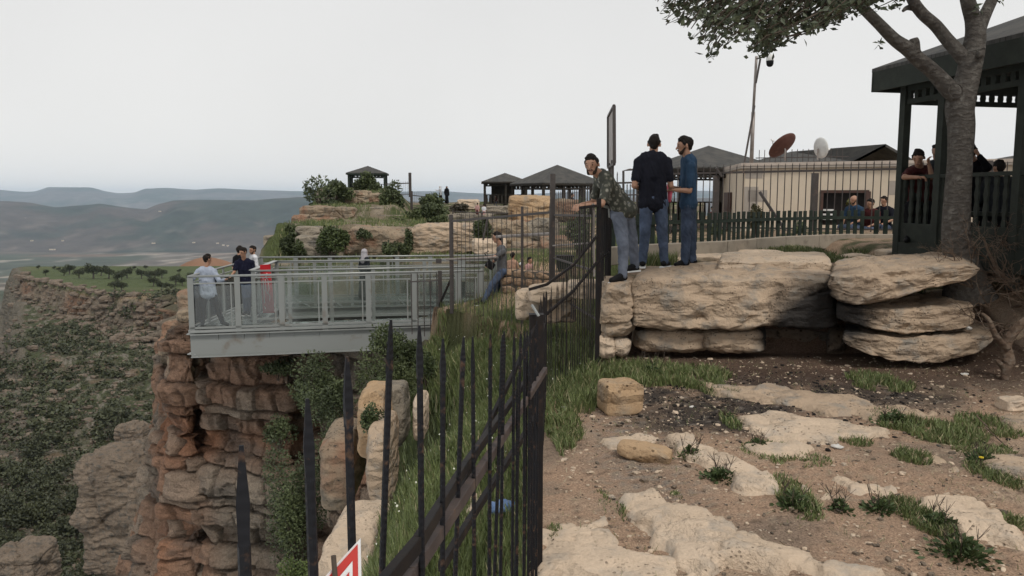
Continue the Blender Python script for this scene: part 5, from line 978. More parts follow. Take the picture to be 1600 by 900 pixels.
# trees on the tableland
tr = E('round_tree', 'small round dark tree on the green tableland beyond the gorge', 'tree', (0, 0, 0), 'small trees on the green tableland')
me, kc = bushmesh(1.9, 1.9, 1.5, 900, .30, 600, clumps=10, c1=(.03, .036, .018), c2=(.055, .064, .03)); ob = link('crown', me, M['leaf'], tr); ob.location.z = .7
m = MB(); m.tube([(0, 0, -.3), (.1, 0, 1.0), (0, .1, 2.0)], [.17, .13, .08], 7)
for q in kc[:6]: m.tube([(0, .05, 1.3), Vector(q)*.5+Vector((0, 0, .9)), Vector(q)+Vector((0, 0, .7))], [.08, .05, .02], 5)
m.build('trunk', M['bark'], tr); first = True
for x, y, s in ((72, 427, .7), (100, 427, .8), (109, 425, 1.1), (124, 431, 1), (146, 432, 1.5), (158, 427, 1), (170, 432, 1.2), (185, 438, 1), (190, 434, .9), (199, 431, 1.1), (221, 432, 1), (235, 434, 1), (243, 435, 1.1), (253, 431, 1), (240, 444, .9), (275, 442, 1), (285, 443, .8), (180, 450, .9), (190, 452, .9), (252, 451, .9), (265, 452, .8), (60, 417, .5), (85, 418, .5), (115, 418, .5), (165, 417, .5), (210, 418, .5), (228, 417, .5), (280, 423, .5), (298, 436, .9), (92, 420, .5)):
    p0 = P(x, y+4, 1)-Vector((0, 0, CZ)); ds = np.arange(185, 520, .5); zz = CZ+p0.z*ds; hh = gz(p0.x*ds, ds); i = int(np.argmax(zz < hh)); d = ds[i]
    if i == 0: continue
    o = tr if first else copy_tree(tr); first = False; o.location = (p0.x*d, d, float(hh[i])); o.scale = (s*1.2,)*3; o.rotation_euler.z = x
# ---------------------------------------------------------------- grass
def blades(name, x, y, h, w_, col, seed, z=None, lean=.5, kind='stuff', parent=None):
    r = np.random.default_rng(seed); n = len(x); z = hN(x, y)-.01 if z is None else z; a = r.uniform(0, 6.28, n); l = r.uniform(.1, 1, n)*lean*h; dx, dy = np.cos(a)*l, np.sin(a)*l; b = r.uniform(0, 3.14, n); wx, wy = np.cos(b)*w_/2, np.sin(b)*w_/2
    V = np.stack([np.stack([x-wx, y-wy, z], 1), np.stack([x+wx, y+wy, z], 1), np.stack([x+dx*.35+wx*.8, y+dy*.35+wy*.8, z+h*.55], 1), np.stack([x+dx*.35-wx*.8, y+dy*.35-wy*.8, z+h*.55], 1), np.stack([x+dx+wx*.15, y+dy+wy*.15, z+h], 1), np.stack([x+dx-wx*.15, y+dy-wy*.15, z+h], 1)], 1).reshape(-1, 3)
    i = np.arange(n)[:, None]*6; Fc = np.concatenate([i+np.array([[0, 1, 2, 3]]), i+np.array([[3, 2, 4, 5]])])
    o = link(name, npmesh(name, V, Fc, np.repeat(col, 6, 0), smooth=False), M['grass'], parent); return tag(o, kind=kind) if kind else o
GA, GB, GC = (.075, .098, .034), (.165, .20, .075), (.32, .28, .16)
def gcol(r, n, x, y, dry=.06):
    f = np.clip(.45+.5*fbm(x*1.5, y*1.5, 0, 3, 700)+r.normal(0, .22, n), 0, 1); c = cmix(GA, GB, f); m_ = r.uniform(size=n) < dry; c[m_] = np.array(GC)*r.uniform(.7, 1.2, (m_.sum(), 1)); return c
r = np.random.default_rng(31); n = 120000; y = 2.6+14.8*r.uniform(0, 1, n)**1.25; dl = r.uniform(0, 3.2, n)**1.0; x = xb(y)-dl-.03; k = fbm(x*1.1, y*1.1, 0, 4, 701) > -.42; k &= ~((y > 16) & (x > -1.4)); x, y = x[k], y[k]; n = len(x)
h = .8*(.10+.20*vn(x*1.2, y*1.2, 0, 702)+.10*sst(6, 12, y))*r.uniform(.5, 1.3, n); blades('grass', x, y, h, .004+.0011*y, gcol(r, n, x, y), 703)
n = 2500; y = r.uniform(6, 16.5, n); x = xb(y)-r.uniform(.2, 2.4, n); fz = hN(x, y)+r.uniform(.18, .4, n); tag(link('wild_flowers', leafmesh('wild_flowers', np.stack([x, y, fz], 1)[:260], .022, .022, np.tile([.6, .6, .5], (260, 1)), 704), M['grass']), kind='stuff')
def patch(cx, cy, rx, ry, n, seed, h=.12, d0=3.):      # grass patch given as an ellipse in photograph pixels
    r = np.random.default_rng(seed); g = G(cx, cy, d0); gx = G(cx+rx, cy, d0); ga, gb = G(cx, cy-ry, d0), G(cx, min(cy+ry, 899), d0)
    q = r.normal(size=(n, 2)); q *= (r.uniform(0, 1, (n, 1))**.6)/(np.linalg.norm(q, axis=1)[:, None]); x = g.x+q[:, 0]*abs(gx.x-g.x); y = (ga.y+gb.y)/2+q[:, 1]*max(abs(ga.y-gb.y)/2, .1); k = fbm(x*5, y*5, 0, 3, seed) > -.3; return x[k], y[k]
XX, YY, HH = [], [], []
for i, (cx, cy, rx, ry, n, h) in enumerate(((900, 612, 48, 40, 6500, .20), (868, 660, 16, 55, 1600, .14), (880, 670, 30, 34, 1800, .12), (1000, 588, 70, 18, 4200, .15), (1085, 592, 60, 18, 3200, .12), (1375, 600, 48, 15, 1700, .10), (1125, 612, 30, 10, 600, .09), (1075, 708, 20, 14, 450, .08), (1142, 662, 14, 14, 260, .09), (1205, 706, 45, 16, 900, .05),
    (1400, 660, 42, 16, 1700, .09), (1480, 680, 60, 18, 2400, .10), (1545, 668, 40, 20, 1300, .09), (1335, 690, 26, 10, 420, .07), (1425, 716, 28, 12, 700, .08), (1250, 720, 50, 12, 700, .05), (1540, 705, 50, 10, 900, .05), (1545, 742, 26, 16, 700, .08), (1240, 775, 30, 30, 900, .08), (1255, 800, 30, 16, 500, .06),
    (1415, 796, 34, 18, 800, .07), (1455, 822, 34, 22, 1200, .09), (868, 835, 12, 12, 160, .06), (885, 868, 10, 26, 150, .04), (940, 778, 16, 12, 120, .04), (975, 800, 10, 20, 130, .05), (1055, 775, 10, 8, 80, .04), (1590, 820, 20, 16, 300, .06), (1590, 760, 24, 12, 300, .06),
    (1290, 400, 90, 12, 6500, .10), (1400, 404, 80, 10, 5500, .12), (1180, 398, 60, 8, 1500, .05), (1480, 404, 60, 16, 3000, .12), (1440, 466, 60, 14, 1700, .15))):
    x, y = patch(cx, cy, rx, ry, n, 720+i, d0=9.9 if cy < 430 else 3.); XX.append(x); YY.append(y); HH.append(.72*h*np.random.default_rng(i).uniform(.4, 1.25, len(x)))
x, y, h = map(np.concatenate, (XX, YY, HH)); r = np.random.default_rng(2); blades('weeds', x, y, h, .005+.0008*y, gcol(r, len(x), x, y, .1), 760, lean=.8)
r = np.random.default_rng(8); n = 16000; y = r.uniform(10.8, 21, n); x = xb(y)+r.uniform(0, 1, n)*(xu(y)-xb(y)+.6); blades('grass', x, y, r.uniform(.06, .22, n), .012, gcol(r, n, x, y), 761)
n = 26000; d_ = r.uniform(27, 60, n); u_ = r.uniform(-.31, .13, n); x = u_*d_; z = np.array([oz(a, b) for a, b in zip(x, d_)]); k = (fbm(x*.5, d_*.35, 0, 4, 192) > -.2) & (z > -2.5) & (800+u_*F > lerpt(d_, [(25, 330), (30, 400), (34, 412), (37, 440), (40, 464), (46, 474), (60, 494), (84, 520)])+14); x, d_, z = x[k], d_[k], z[k]; blades('grass', x, d_, r.uniform(.08, .24, len(x)), .035, gcol(r, len(x), x, d_, .12), 762, z=z-.03)
r = np.random.default_rng(44); n = 5200; x = r.uniform(.3, 6.5, n); y = r.uniform(4, 9.3, n); k = (x > xb(y)+.05) & (fbm(x*1.6, y*1.6, 0, 3, 745) > .0); x, y = x[k], y[k]; blades('weeds', x, y, r.uniform(.015, .06, len(x)), .004, gcol(r, len(x), x, y, .35), 746, lean=1.6)
n = 1500; x = r.uniform(.3, 6.5, n); y = r.uniform(4, 9.0, n); x, y = x[x > xb(y)+.1], y[x > xb(y)+.1]; q = np.stack([x, y, hN(x, y)+.012], 1); tag(link('dry_litter', leafmesh('dry_litter', q, r.uniform(.02, .09, len(x)), .006, cmix((.22, .17, .10), (.42, .36, .25), r.uniform(0, 1, len(x))), 747, up=0), M['grass']), kind='stuff')
# distinct weeds with leaves and flower stalks
def weed(px, py, rad, hgt, n, seed, label, stalks=5, group=None):
    g = G(px, py); o = E('weed_plant', label, 'weed', g, group); r = np.random.default_rng(seed); q = r.normal(size=(n, 3))*np.array([rad*.5, rad*.5, 0]); q[:, 2] = r.uniform(0, 1, n)**1.5*hgt*np.exp(-(q[:, 0]**2+q[:, 1]**2)/rad**2)
    link('leaves', leafmesh('leaves', q, .05*r.uniform(.5, 1.3, n), .022, cmix((.035, .055, .02), (.075, .105, .04), r.uniform(0, 1, n)), seed, up=.8), M['leaf'], o)
    m = MB(); rr = random.Random(seed)
    for i in range(stalks):
        a, l = rr.uniform(0, 6.28), hgt*rr.uniform(1.0, 1.9); b = g+Vector((math.cos(a)*rad*.3, math.sin(a)*rad*.3, 0)); c = b+Vector((math.cos(a)*l*.25, math.sin(a)*l*.25, l*.6)); m.tube([b, c, c+Vector((rr.uniform(-.04, .04), 0, l*.4))], [.003, .0025, .0015], 4)
        for _ in range(3): m.tube([c, c+Vector((rr.uniform(-.07, .07), rr.uniform(-.03, .03), rr.uniform(.03, .1)))], [.002, .001], 4)
    m.build('stalk', M['twig'], o)
for i, a in enumerate(((1500, 868, .15, .12, 420, 'largest weed clump with flower stalks at lower right'), (1470, 825, .10, .10, 220, 'stalky weed at the left end of the lower right slab'), (1078, 716, .08, .11, 130, 'upright spiky weed right of the small orange rock'), (1126, 748, .12, .09, 260, 'bushy weed against the narrow diagonal shelf'),
    (1240, 792, .11, .11, 220, 'tufted weed at the near edge of the basin slab'), (1312, 800, .06, .10, 90, 'small upright weed in front of the basin slab'), (1375, 800, .09, .10, 150, 'weed between the basin slab and the lower right slab'), (1395, 660, .15, .11, 320, 'wide leafy weed right of the burnt ledge'),
    (1185, 700, .08, .08, 120, 'weed at the end of the stepped pale stone'), (1530, 722, .10, .10, 160, 'weed beside the yellow flower near the right edge'), (1020, 590, .12, .2, 150, 'seeding grass clump under the rounded blocks'), (1140, 660, .05, .09, 80, 'thin weed beside the fire-blackened soil'))):
    weed(a[0], a[1], a[2], a[3], a[4], 800+i, a[5])
M['yellow'] = pm('yellow_petal', (.6, .45, .03), None, 9, .6); g = G(1532, 735); fl_ = E('yellow_flower', 'single small yellow flower near the right edge', 'flower', g); MB().tube([g, g+Vector((0, 0, .09))], .003, 5).build('stem', M['twig'], fl_); m = MB()
for k in range(6): m.cap(g+Vector((0, 0, .09)), .005, g+Vector((.011*math.cos(k), .011*math.sin(k), .095)), .007, 6)
m.build('petals', M['yellow'], fl_)
# ---------------------------------------------------------------- tree at the right
tr = E('oak_tree', 'grey-barked tree with forked trunk and overhanging leafy branch in front of the gazebo', 'tree', G(1508, 440, 9.0)); tb = ORG[tr.name]; m = MB()
TS = .8
def path(pts, n=10):      # smooth path through (px,py,d,r)
    q = [(P(a, b, c), e) for a, b, c, e in pts]; out_ = []; rad_ = []
    for i in range(len(q)-1):
        p0, p1, p2, p3 = q[max(i-1, 0)][0], q[i][0], q[i+1][0], q[min(i+2, len(q)-1)][0]
        for k in range(n):
            t = k/n; out_.append(.5*((2*p1)+(p2-p0)*t+(2*p0-5*p1+4*p2-p3)*t*t+(3*p1-p0-3*p2+p3)*t**3)); rad_.append(q[i][1]*(1-t)+q[i+1][1]*t)
    out_.append(q[-1][0]); rad_.append(q[-1][1]); return out_, [v*TS for v in rad_]
D0 = 9.6
trunk = [(1514, 470, D0, .40), (1508, 440, D0, .30), (1502, 410, D0, .235), (1494, 370, D0, .20), (1496, 310, D0, .185), (1500, 250, D0, .17), (1502, 200, D0, .185), (1500, 165, D0, .20), (1512, 120, D0, .165), (1520, 82, D0, .16), (1524, 55, D0, .14), (1520, 30, D0, .11), (1512, 0, D0-.1, .10), (1500, -60, D0-.3, .085), (1480, -140, D0-.6, .05), (1470, -220, D0-.8, .02)]
limbs = [[(1508, 165, D0-.03, .13), (1484, 140, D0-.05, .125), (1458, 112, D0-.1, .105), (1434, 92, D0-.2, .10), (1421, 78, D0-.25, .105), (1398, 62, D0-.35, .085), (1374, 38, D0-.5, .075), (1350, 14, D0-.65, .07), (1325, -12, D0-.8, .06), (1280, -40, D0-1.0, .05), (1200, -70, D0-1.3, .035), (1110, -75, D0-1.6, .02)],
    [(1514, 100, D0, .12), (1498, 82, D0, .10), (1480, 62, D0+.02, .09), (1462, 40, D0, .085), (1440, 20, D0-.1, .08), (1424, -5, D0-.2, .075), (1405, -60, D0-.3, .06), (1380, -130, D0-.5, .04), (1340, -200, D0-.7, .02)],
    [(1524, 60, D0, .11), (1536, 30, D0+.05, .09), (1550, 0, D0+.1, .08), (1575, -50, D0+.2, .06), (1620, -120, D0+.3, .035), (1660, -170, D0+.3, .02)],
    [(1428, 82, D0-.25, .09), (1428, 66, D0-.27, .075), (1427, 60, D0-.27, .05)], [(1432, 12, D0-.1, .06), (1418, 12, D0-.15, .035), (1411, 17, D0-.2, .02)], [(1530, 85, D0-.1, .05), (1532, 85, D0-.2, .045)]]
m.tube(*path(trunk), 16)
rockV = None
tk = m.build('trunk', M['bark'], tr, smooth=True)
for l_ in limbs: MB().tube(*path(l_), 12).build('limb', M['bark'], tr, smooth=True)
for a in range(5): an = a*1.3+.4; MB().tube([tb+Vector((0, .1, .22)), tb+Vector((math.cos(an)*.3, math.sin(an)*.25, .06)), tb+Vector((math.cos(an)*.7, math.sin(an)*.5, -.06))], [.16, .09, .03], 8).build('root', M['bark'], tr, smooth=True)
# knot ring
kn = [P(1493+11*math.cos(t), 142+12*math.sin(t), D0-.21) for t in np.linspace(0, 6.283, 15)]; MB().tube(kn, .009, 6).build('knot', M['bark'], tr)
# twigs and leaves of the overhanging branch
low = [(1018, -5), (1035, 32), (1060, 60), (1095, 72), (1102, 100), (1122, 92), (1150, 58), (1172, 88), (1190, 92), (1218, 76), (1218, 58), (1245, 52), (1262, 68), (1275, 60), (1300, 36), (1322, 32), (1336, 44), (1348, 22), (1372, 4)]
lx, ly = zip(*low); r = np.random.default_rng(900); C_, B_ = [], []; m = MB(); rr = random.Random(90)
for i in range(300):
    px = r.uniform(1022, 1368); yl = np.interp(px, lx, ly); py = yl-abs(r.normal(0, 1))*42 - 4; py = max(py, -120+r.uniform(-40, 0)); d = D0-1.2+r.normal(0, .33)
    e = P(px, py, d); st = P(px+r.uniform(20, 90), py-r.uniform(25, 70), d+r.uniform(-.1, .1)); md = (e+st)/2+Vector((0, 0, r.uniform(-.02, .05)))
    m.tube([st, md, e], [.007, .005, .0025], 4)
    k = int(r.integers(9, 17)); t = r.uniform(.15, 1.0, k)[:, None]; base = np.array(st)*(1-t)+np.array(e)*t; C_.append(base+r.normal(0, .035, (k, 3)))
for i in range(14):
    px = r.uniform(1060, 1330); e = P(px, np.interp(px, lx, ly)-22, D0-1.2); st = P(px+90, -60, D0-1.1); m.tube([st, (st+e)/2+Vector((0, 0, .08)), e], [.018, .012, .005], 5)
for px, py in ((1372, 66), (1376, 70), (1392, 6), (1398, 10), (1402, 4), (1526, 8), (1530, 14), (1566, 2), (1388, -6)):
    C_.append(np.array(P(px, py, D0-.5))[None]+r.normal(0, .025, (4, 3)))
for i in range(420):      # the crown above the frame
    t = r.uniform(); px = r.uniform(1000, 1720); py = r.uniform(-420, -60)-60*np.cos((px-1400)/150); d = D0+r.normal(-.4, 1.0); e = P(px, py, d); k = 14; C_.append(np.array(e)[None]+r.normal(0, .14, (k, 3)))
C_ = np.concatenate(C_)-np.array(tb); n = len(C_); link('crown', leafmesh('crown', C_, r.uniform(.06, .105, n), r.uniform(.034, .052, n), cmix((.04, .05, .03), (.09, .105, .058), r.uniform(0, 1, n)**1.3), 901, up=-.35), M['leaf'], tr); m.build('twig', M['twig'], tr)
# dry brush and dead branches at the right edge
db = E('dry_shrub', 'tangled leafless grey-brown brush beside the tree trunk', 'dry shrub', P(1570, 500, 9.3)); m = MB(); rr = random.Random(12)
def branch(p, d, l, rad, k):
    q = p+d*l; mid = (p+q)/2+Vector([rr.uniform(-1, 1)*l*.14 for _ in range(3)]); m.tube([p, mid, q], [rad, rad*.85, rad*.6], 4, cap=False)
    if k:
        for _ in range(rr.choice((2, 3, 3))): branch(mid if rr.random() < .4 else q, (d+Vector([rr.uniform(-.9, .9) for _ in range(3)])).normalized(), l*rr.uniform(.55, .85), rad*.62, k-1)
for x, y, d in ((1545, 480, 9.1), (1580, 480, 9.3), (1600, 470, 9.2), (1560, 440, 9.6), (1520, 450, 9.15), (1610, 420, 9.5), (1585, 520, 8.9)):
    for _ in range(3): branch(P(x, y, d), Vector((rr.uniform(-.9, .4), rr.uniform(-.5, .2), rr.uniform(.0, .7))).normalized(), .34, .010, 4)
m.build('branches', M['deadwood'], db)
dd_ = E('dead_branch', 'thick crooked dead branch standing at the right edge', 'branch', P(1571, 608, 8.4)); m = MB()
m.tube(*path([(1571, 612, 8.4, .055), (1570, 590, 8.4, .05), (1576, 565, 8.45, .085), (1572, 540, 8.5, .07), (1584, 518, 8.5, .07), (1604, 500, 8.5, .06), (1640, 480, 8.6, .05)]), 10).tube(*path([(1574, 545, 8.45, .05), (1556, 524, 8.4, .04), (1545, 500, 8.4, .03), (1535, 490, 8.5, .015)]), 8).tube(*path([(1572, 578, 8.45, .05), (1560, 566, 8.4, .03), (1556, 562, 8.4, .015)]), 8)
m.build('limb', M['deadwood'], dd_, smooth=True)
tw = E('fallen_twigs', 'thin pale curved twigs lying over the grass at the right edge', 'twigs', P(1580, 720, 6.2)); m = MB()
for pts in ([(1600, 632+72, 6.5), (1570, 690, 6.6), (1530, 672+-18, 6.8), (1528, 648, 6.9)], [(1600, 722, 6.2), (1575, 700, 6.3), (1540, 668, 6.6)], [(1610, 800, 5.8), (1580, 786, 5.7), (1566, 760, 5.7), (1564, 730, 5.8), (1560, 716, 5.9)], [(1602, 735, 6), (1580, 752, 6), (1574, 742, 6)]): m.tube(*path([(a, b, c, .007) for a, b, c in pts], 5), 5); m.build('twig', M['deadwood'], tw); m = MB()
m.tube(*path([(1582, 440, 9.3, .02), (1560, 425, 9.3, .025), (1545, 395, 9.4, .02), (1536, 370, 9.4, .012)], 6), 6); m.build('twig', M['deadwood'], tw)
# ---------------------------------------------------------------- people
M['skin'] = pm('skin', (.34, .19, .125), (.30, .165, .105), 12, .55, .1, .002, 60); M['skin2'] = pm('skin_light', (.42, .25, .17), (.38, .22, .15), 12, .55, .1, .002)
M['hair'] = pm('black_hair', (.012, .010, .009), (.02, .016, .014), 30, .6, .6, .004, 120)
M['beard'] = pm('dark_beard', (.035, .024, .018), None, 30, .8, .5, .002, 150); M['eye'] = pm('eye', (.03, .02, .015), None, 5, .2, 0)
def cloth(n, c, c2=None): M[n] = pm(n, c, c2 or tuple(x*.7 for x in c), 7, .85, .9, .03, 9)
for n_, c in (('black_tee', (.014, .015, .022)), ('navy_tee', (.026, .055, .10)), ('navy2', (.012, .013, .028)), ('dark_tee', (.10, .10, .105)), ('light_blue', (.34, .38, .46)), ('white_shirt', (.62, .63, .66)), ('black_cloth', (.008, .008, .010)), ('maroon', (.07, .018, .018)), ('pink', (.50, .30, .28)), ('peach', (.42, .26, .18)),
    ('trouser_black', (.010, .010, .012)), ('scarf', (.42, .40, .42)), ('coat', (.025, .028, .032)), ('orange', (.5, .17, .04)), ('pink_bright', (.6, .12, .17)), ('rose', (.16, .07, .07))): cloth(n_, c)
def jean(n, c): M[n] = pm(n, c, tuple(x*.55 for x in c), 5, .85, .9, .025, 10, dirt=tuple(min(1, x*1.7+.01) for x in c), dsc=4, dth=(.55, .8))
jean('jean_light', (.15, .17, .215)); jean('jean', (.075, .10, .155)); jean('jean_dark', (.055, .075, .12))
m, t, b = newmat('floral_print'); co = t.nodes.new('ShaderNodeTexCoord').outputs['Object']; vo = nd(t, 'ShaderNodeTexVoronoi', Scale=15, Randomness=.8); t.links.new(co, vo.inputs['Vector'])
rg = nd(t, 'ShaderNodeValToRGB'); t.links.new(vo.outputs['Distance'], rg.inputs[0]); e_ = rg.color_ramp.elements; e_[0].position = 0; e_[0].color = (.30, .27, .22, 1); e_[1].position = .6; e_[1].color = (.035, .036, .028, 1)
for p_, c in ((.14, (.05, .05, .04, 1)), (.22, (.26, .25, .21, 1)), (.40, (.13, .125, .10, 1)), (.48, (.04, .042, .03, 1))): x_ = e_.new(p_); x_.color = c
c = mixc(t, ramp(t, noise(t, co, 40, 5), .5, .62), rg.outputs[0], (.045, .05, .035)); t.links.new(c, b.inputs['Base Color']); b.inputs['Roughness'].default_value = .85; bump(t, b, noise(t, co, 12), .5, .012); M['floral'] = m
def blob(m, vox, name, mat, parent, it=4):
    me = bpy.data.meshes.new('tmp'); me.from_pydata(m.v, [], m.f); o = bpy.data.objects.new('tmp', me); S.collection.objects.link(o)
    a = o.modifiers.new('r', 'REMESH'); a.mode = 'VOXEL'; a.voxel_size = vox; s = o.modifiers.new('s', 'SMOOTH'); s.iterations = it; s.factor = .5
    ev = o.evaluated_get(bpy.context.evaluated_depsgraph_get()); m2 = bpy.data.meshes.new_from_object(ev); bpy.data.objects.remove(o); bpy.data.meshes.remove(me); m2.name = name; m2.materials.clear()
    n = len(m2.vertices); c = np.empty(n*3, np.float32); m2.vertices.foreach_get('co', c); c = (c.reshape(-1, 3)-np.array(ORG[parent.name], dtype=np.float32)).astype(np.float32); m2.vertices.foreach_set('co', c.ravel())
    if name in ('shirt', 'trousers', 'skirt', 'cloak', 'hair', 'headscarf'):
        nn = np.empty(n*3, np.float32); m2.vertices.foreach_get('normal', nn); nn = nn.reshape(-1, 3); a_, f_ = (.012, 1.) if name != 'hair' else (.013, 4.)
        dsp = (.25-np.abs(fbm(c[:, 0]*9*f_, c[:, 1]*9*f_, c[:, 2]*(14 if name == 'trousers' else 7)*f_+2*c[:, 0]*9, 3, len(c) % 97)))*a_*1.5; c = (c+nn*dsp[:, None]).astype(np.float32); m2.vertices.foreach_set('co', c.ravel())
    m2.polygons.foreach_set('use_smooth', np.full(len(m2.polygons), True)); m2.update(); return link(name, m2, M[mat], parent)
STAND = dict(pelvis=(0, 0, .96), neck=(0, 0, 1.47), head=(0, -.015, 1.635), hipL=(.085, 0, .92), hipR=(-.085, 0, .92), kneeL=(.10, -.02, .50), kneeR=(-.10, -.02, .50), ankL=(.11, .02, .085), ankR=(-.11, .02, .085), toeL=(.125, -.16, .03), toeR=(-.125, -.16, .03),
    shL=(.175, 0, 1.41), shR=(-.175, 0, 1.41), elL=(.23, .03, 1.13), elR=(-.23, .03, 1.13), wrL=(.22, -.08, .89), wrR=(-.22, -.08, .89))
SIT = dict(STAND, pelvis=(0, .05, .52), neck=(0, -.02, 1.02), head=(0, -.05, 1.19), hipL=(.085, .03, .50), hipR=(-.085, .03, .50), kneeL=(.13, -.40, .52), kneeR=(-.13, -.40, .52), ankL=(.13, -.38, .085), ankR=(-.13, -.38, .085), toeL=(.14, -.57, .03), toeR=(-.14, -.57, .03),
    shL=(.175, 0, .96), shR=(-.175, 0, .96), elL=(.24, -.06, .70), elR=(-.24, -.06, .70), wrL=(.12, -.30, .62), wrR=(-.12, -.30, .62))
def person(label, base, rz=0, h=1.75, pose=None, joints=STAND, shirt='dark_tee', legs='jean', sleeve=.72, skin='skin', hair='hair', shoe='black_plastic', vox=.014, face=None, group=None, beard=False, skirt=None, scarf=None, cap=None, bald=False, sole=False, fat=1., veil=False):
    s = h/1.75; base = Vector(base); R = Matrix.Rotation(rz, 3, 'Z'); J = {k: base+R@(Vector(v)*s) for k, v in joints.items()}
    if pose:
        for k, v in pose.items(): J[k] = v if isinstance(v, Vector) else base+R@(Vector(v)*s)
    o = E('person', label, 'person', base, group); side = (J['shL']-J['shR']).normalized(); ax = (J['neck']-J['pelvis']); hs = (J['hipL']-J['hipR']).normalized(); sd_ = side*.5+hs*.5
    f = Vector(face).normalized() if face is not None else R@Vector((0, -1, 0)); hc = J['head']; up = ((hc-J['neck']).normalized()*.35+Vector((0, 0, 1))).normalized(); up = (up-f*up.dot(f)).normalized(); hsd = up.cross(f).normalized()*-1
    hsd = f.cross(up).normalized()
    def H(a, b_, c): return hc+(hsd*a+f*b_+up*c)*s
    def torso(m, g, low=0.0, top=.0):
        fw = sd_.cross(ax).normalized()
        for sx in (-1, 1):
            a, b1, b2 = J['neck']-ax*.13+side*sx*.085*s, J['neck']-ax*.55+sd_*sx*.065*s, J['pelvis']-ax.normalized()*low*s+hs*sx*.075*s
            m.cap(a, (.098*fat+g)*s, b1, (.098*fat+g)*s, sq=(fw, .86)); m.cap(b1, (.098*fat+g)*s, b2, (.105*fat+g)*s, sq=(fw, .9))
        m.cap(J['shL'], (.052+g)*s, J['shR'], (.052+g)*s); m.cap(J['neck'], (.045+g)*s, J['shL'], (.045+g)*s); m.cap(J['neck'], (.045+g)*s, J['shR'], (.045+g)*s); m.cap(J['neck']-ax*.05, (.065+g)*s, J['neck']-ax*.45, (.11+g)*s)
    m = MB(); torso(m, -.012); m.cap(J['neck']-ax*.08, .062*s, hc-up*.05*s, .057*s)
    m.cap(H(0, -.012, .022), .088*s, H(0, .02, .018), .082*s, 16, (hsd, .84)); m.cap(H(0, .03, -.03), .066*s, H(0, .052, -.078), .040*s, 14, (hsd, .9))
    m.cap(H(0, .092, .005), .010*s, H(0, .112, -.028), .015*s, 8); m.cap(H(-.03, .078, .028), .012*s, H(.03, .078, .028), .012*s, 8); m.cap(H(-.018, .088, -.058), .009*s, H(.018, .088, -.058), .009*s, 8)
    for e in (-1, 1): m.cap(H(e*.074, -.01, .005), .019*s, H(e*.078, -.016, -.02), .013*s, 8)
    for k in 'LR':
        m.cap(J['sh'+k], .050*s, J['el'+k], .040*s); m.cap(J['el'+k], .040*s, J['wr'+k], .026*s)
        d = (J['wr'+k]-J['el'+k]).normalized(); n = d.cross(Vector((0, 0, 1))); n = n.normalized() if n.length > .2 else R@Vector((1, 0, 0)); w2 = J['wr'+k]; pn = n.cross(d).normalized() if abs(d.z) < .7 else n; acr = pn.cross(d).normalized(); sg_ = 1 if k == 'L' else -1
        m.cap(w2, .025*s, w2+d*.075*s, .034*s, 10, (pn, .6))
        if vox < .013:
            for q, (o_, l_) in enumerate(((-.027, .068), (-.009, .078), (.009, .073), (.027, .058))):
                a = w2+d*.085*s+acr*o_*s; b_ = a+(d*.75-pn*.5).normalized()*l_*.55*s; c_ = b_+(d*.2-pn*.95).normalized()*l_*.5*s; m.cap(a, .0095*s, b_, .0085*s, 6); m.cap(b_, .0085*s, c_, .0075*s, 6)
            a = w2+d*.03*s-acr*.022*s*1; b_ = a+(d*.5-acr*.8-pn*.3).normalized()*.04*s; m.cap(a, .012*s, b_, .010*s, 6); m.cap(b_, .010*s, b_+(d*.8-pn*.5).normalized()*.03*s, .008*s, 6)
        m.cap(J['hip'+k], .080*s, J['knee'+k], .055*s); m.cap(J['knee'+k], .053*s, J['ank'+k], .036*s); m.cap(J['ank'+k], .034*s, J['toe'+k], .026*s)
    bd = blob(m, vox*.75, 'body', skin, o)
    sh = MB(); torso(sh, .016*fat, .03); q_ = J['pelvis']-ax.normalized()*.05*s; sh.cap(q_-hs*.075*s, .120*s*fat, q_+hs*.075*s, .120*s*fat); sh.cap(q_-hs*.03*s, .125*s*fat, q_+hs*.03*s, .125*s*fat)
    for k in 'LR':
        e_ = J['sh'+k].lerp(J['el'+k], min(sleeve, 1)); sh.cap(J['sh'+k], .066*s, e_, .058*s)
        if sleeve > 1: sh.cap(J['el'+k], .054*s, J['el'+k].lerp(J['wr'+k], .92), .040*s)
    blob(sh, vox, 'shirt' if not veil else 'cloak', shirt, o)
    lg = MB()
    if skirt:
        pz_ = base.z+.08*s; lo = Vector(((J['ankL'].x+J['ankR'].x)/2, (J['ankL'].y+J['ankR'].y)/2, pz_)); lg.cap(J['pelvis']+Vector((0, 0, .06*s)), .15*s, lo+Vector((0, 0, .22*s)), .21*s, 16); lg.cap(lo+Vector((0, 0, .3*s)), .20*s, lo+Vector((0, 0, .19*s)), .22*s, 16); blob(lg, vox, 'skirt', skirt, o)
    else:
        lg.cap(J['hipL'], .108*s*fat, J['hipR'], .108*s*fat); lg.cap(J['hipL'].lerp(J['pelvis']+Vector((0, 0, .03*s)), .6), .10*s*fat, J['hipR'].lerp(J['pelvis']+Vector((0, 0, .03*s)), .6), .10*s*fat); lg.cap(J['pelvis'], .10*s*fat, J['hipL'].lerp(J['hipR'], .5), .11*s*fat)
        for k in 'LR': lg.cap(J['hip'+k], .098*s*fat, J['knee'+k], .072*s); lg.cap(J['knee'+k], .072*s, J['ank'+k]+(J['knee'+k]-J['ank'+k]).normalized()*.0*s, .056*s)
        blob(lg, vox, 'trousers', legs, o)
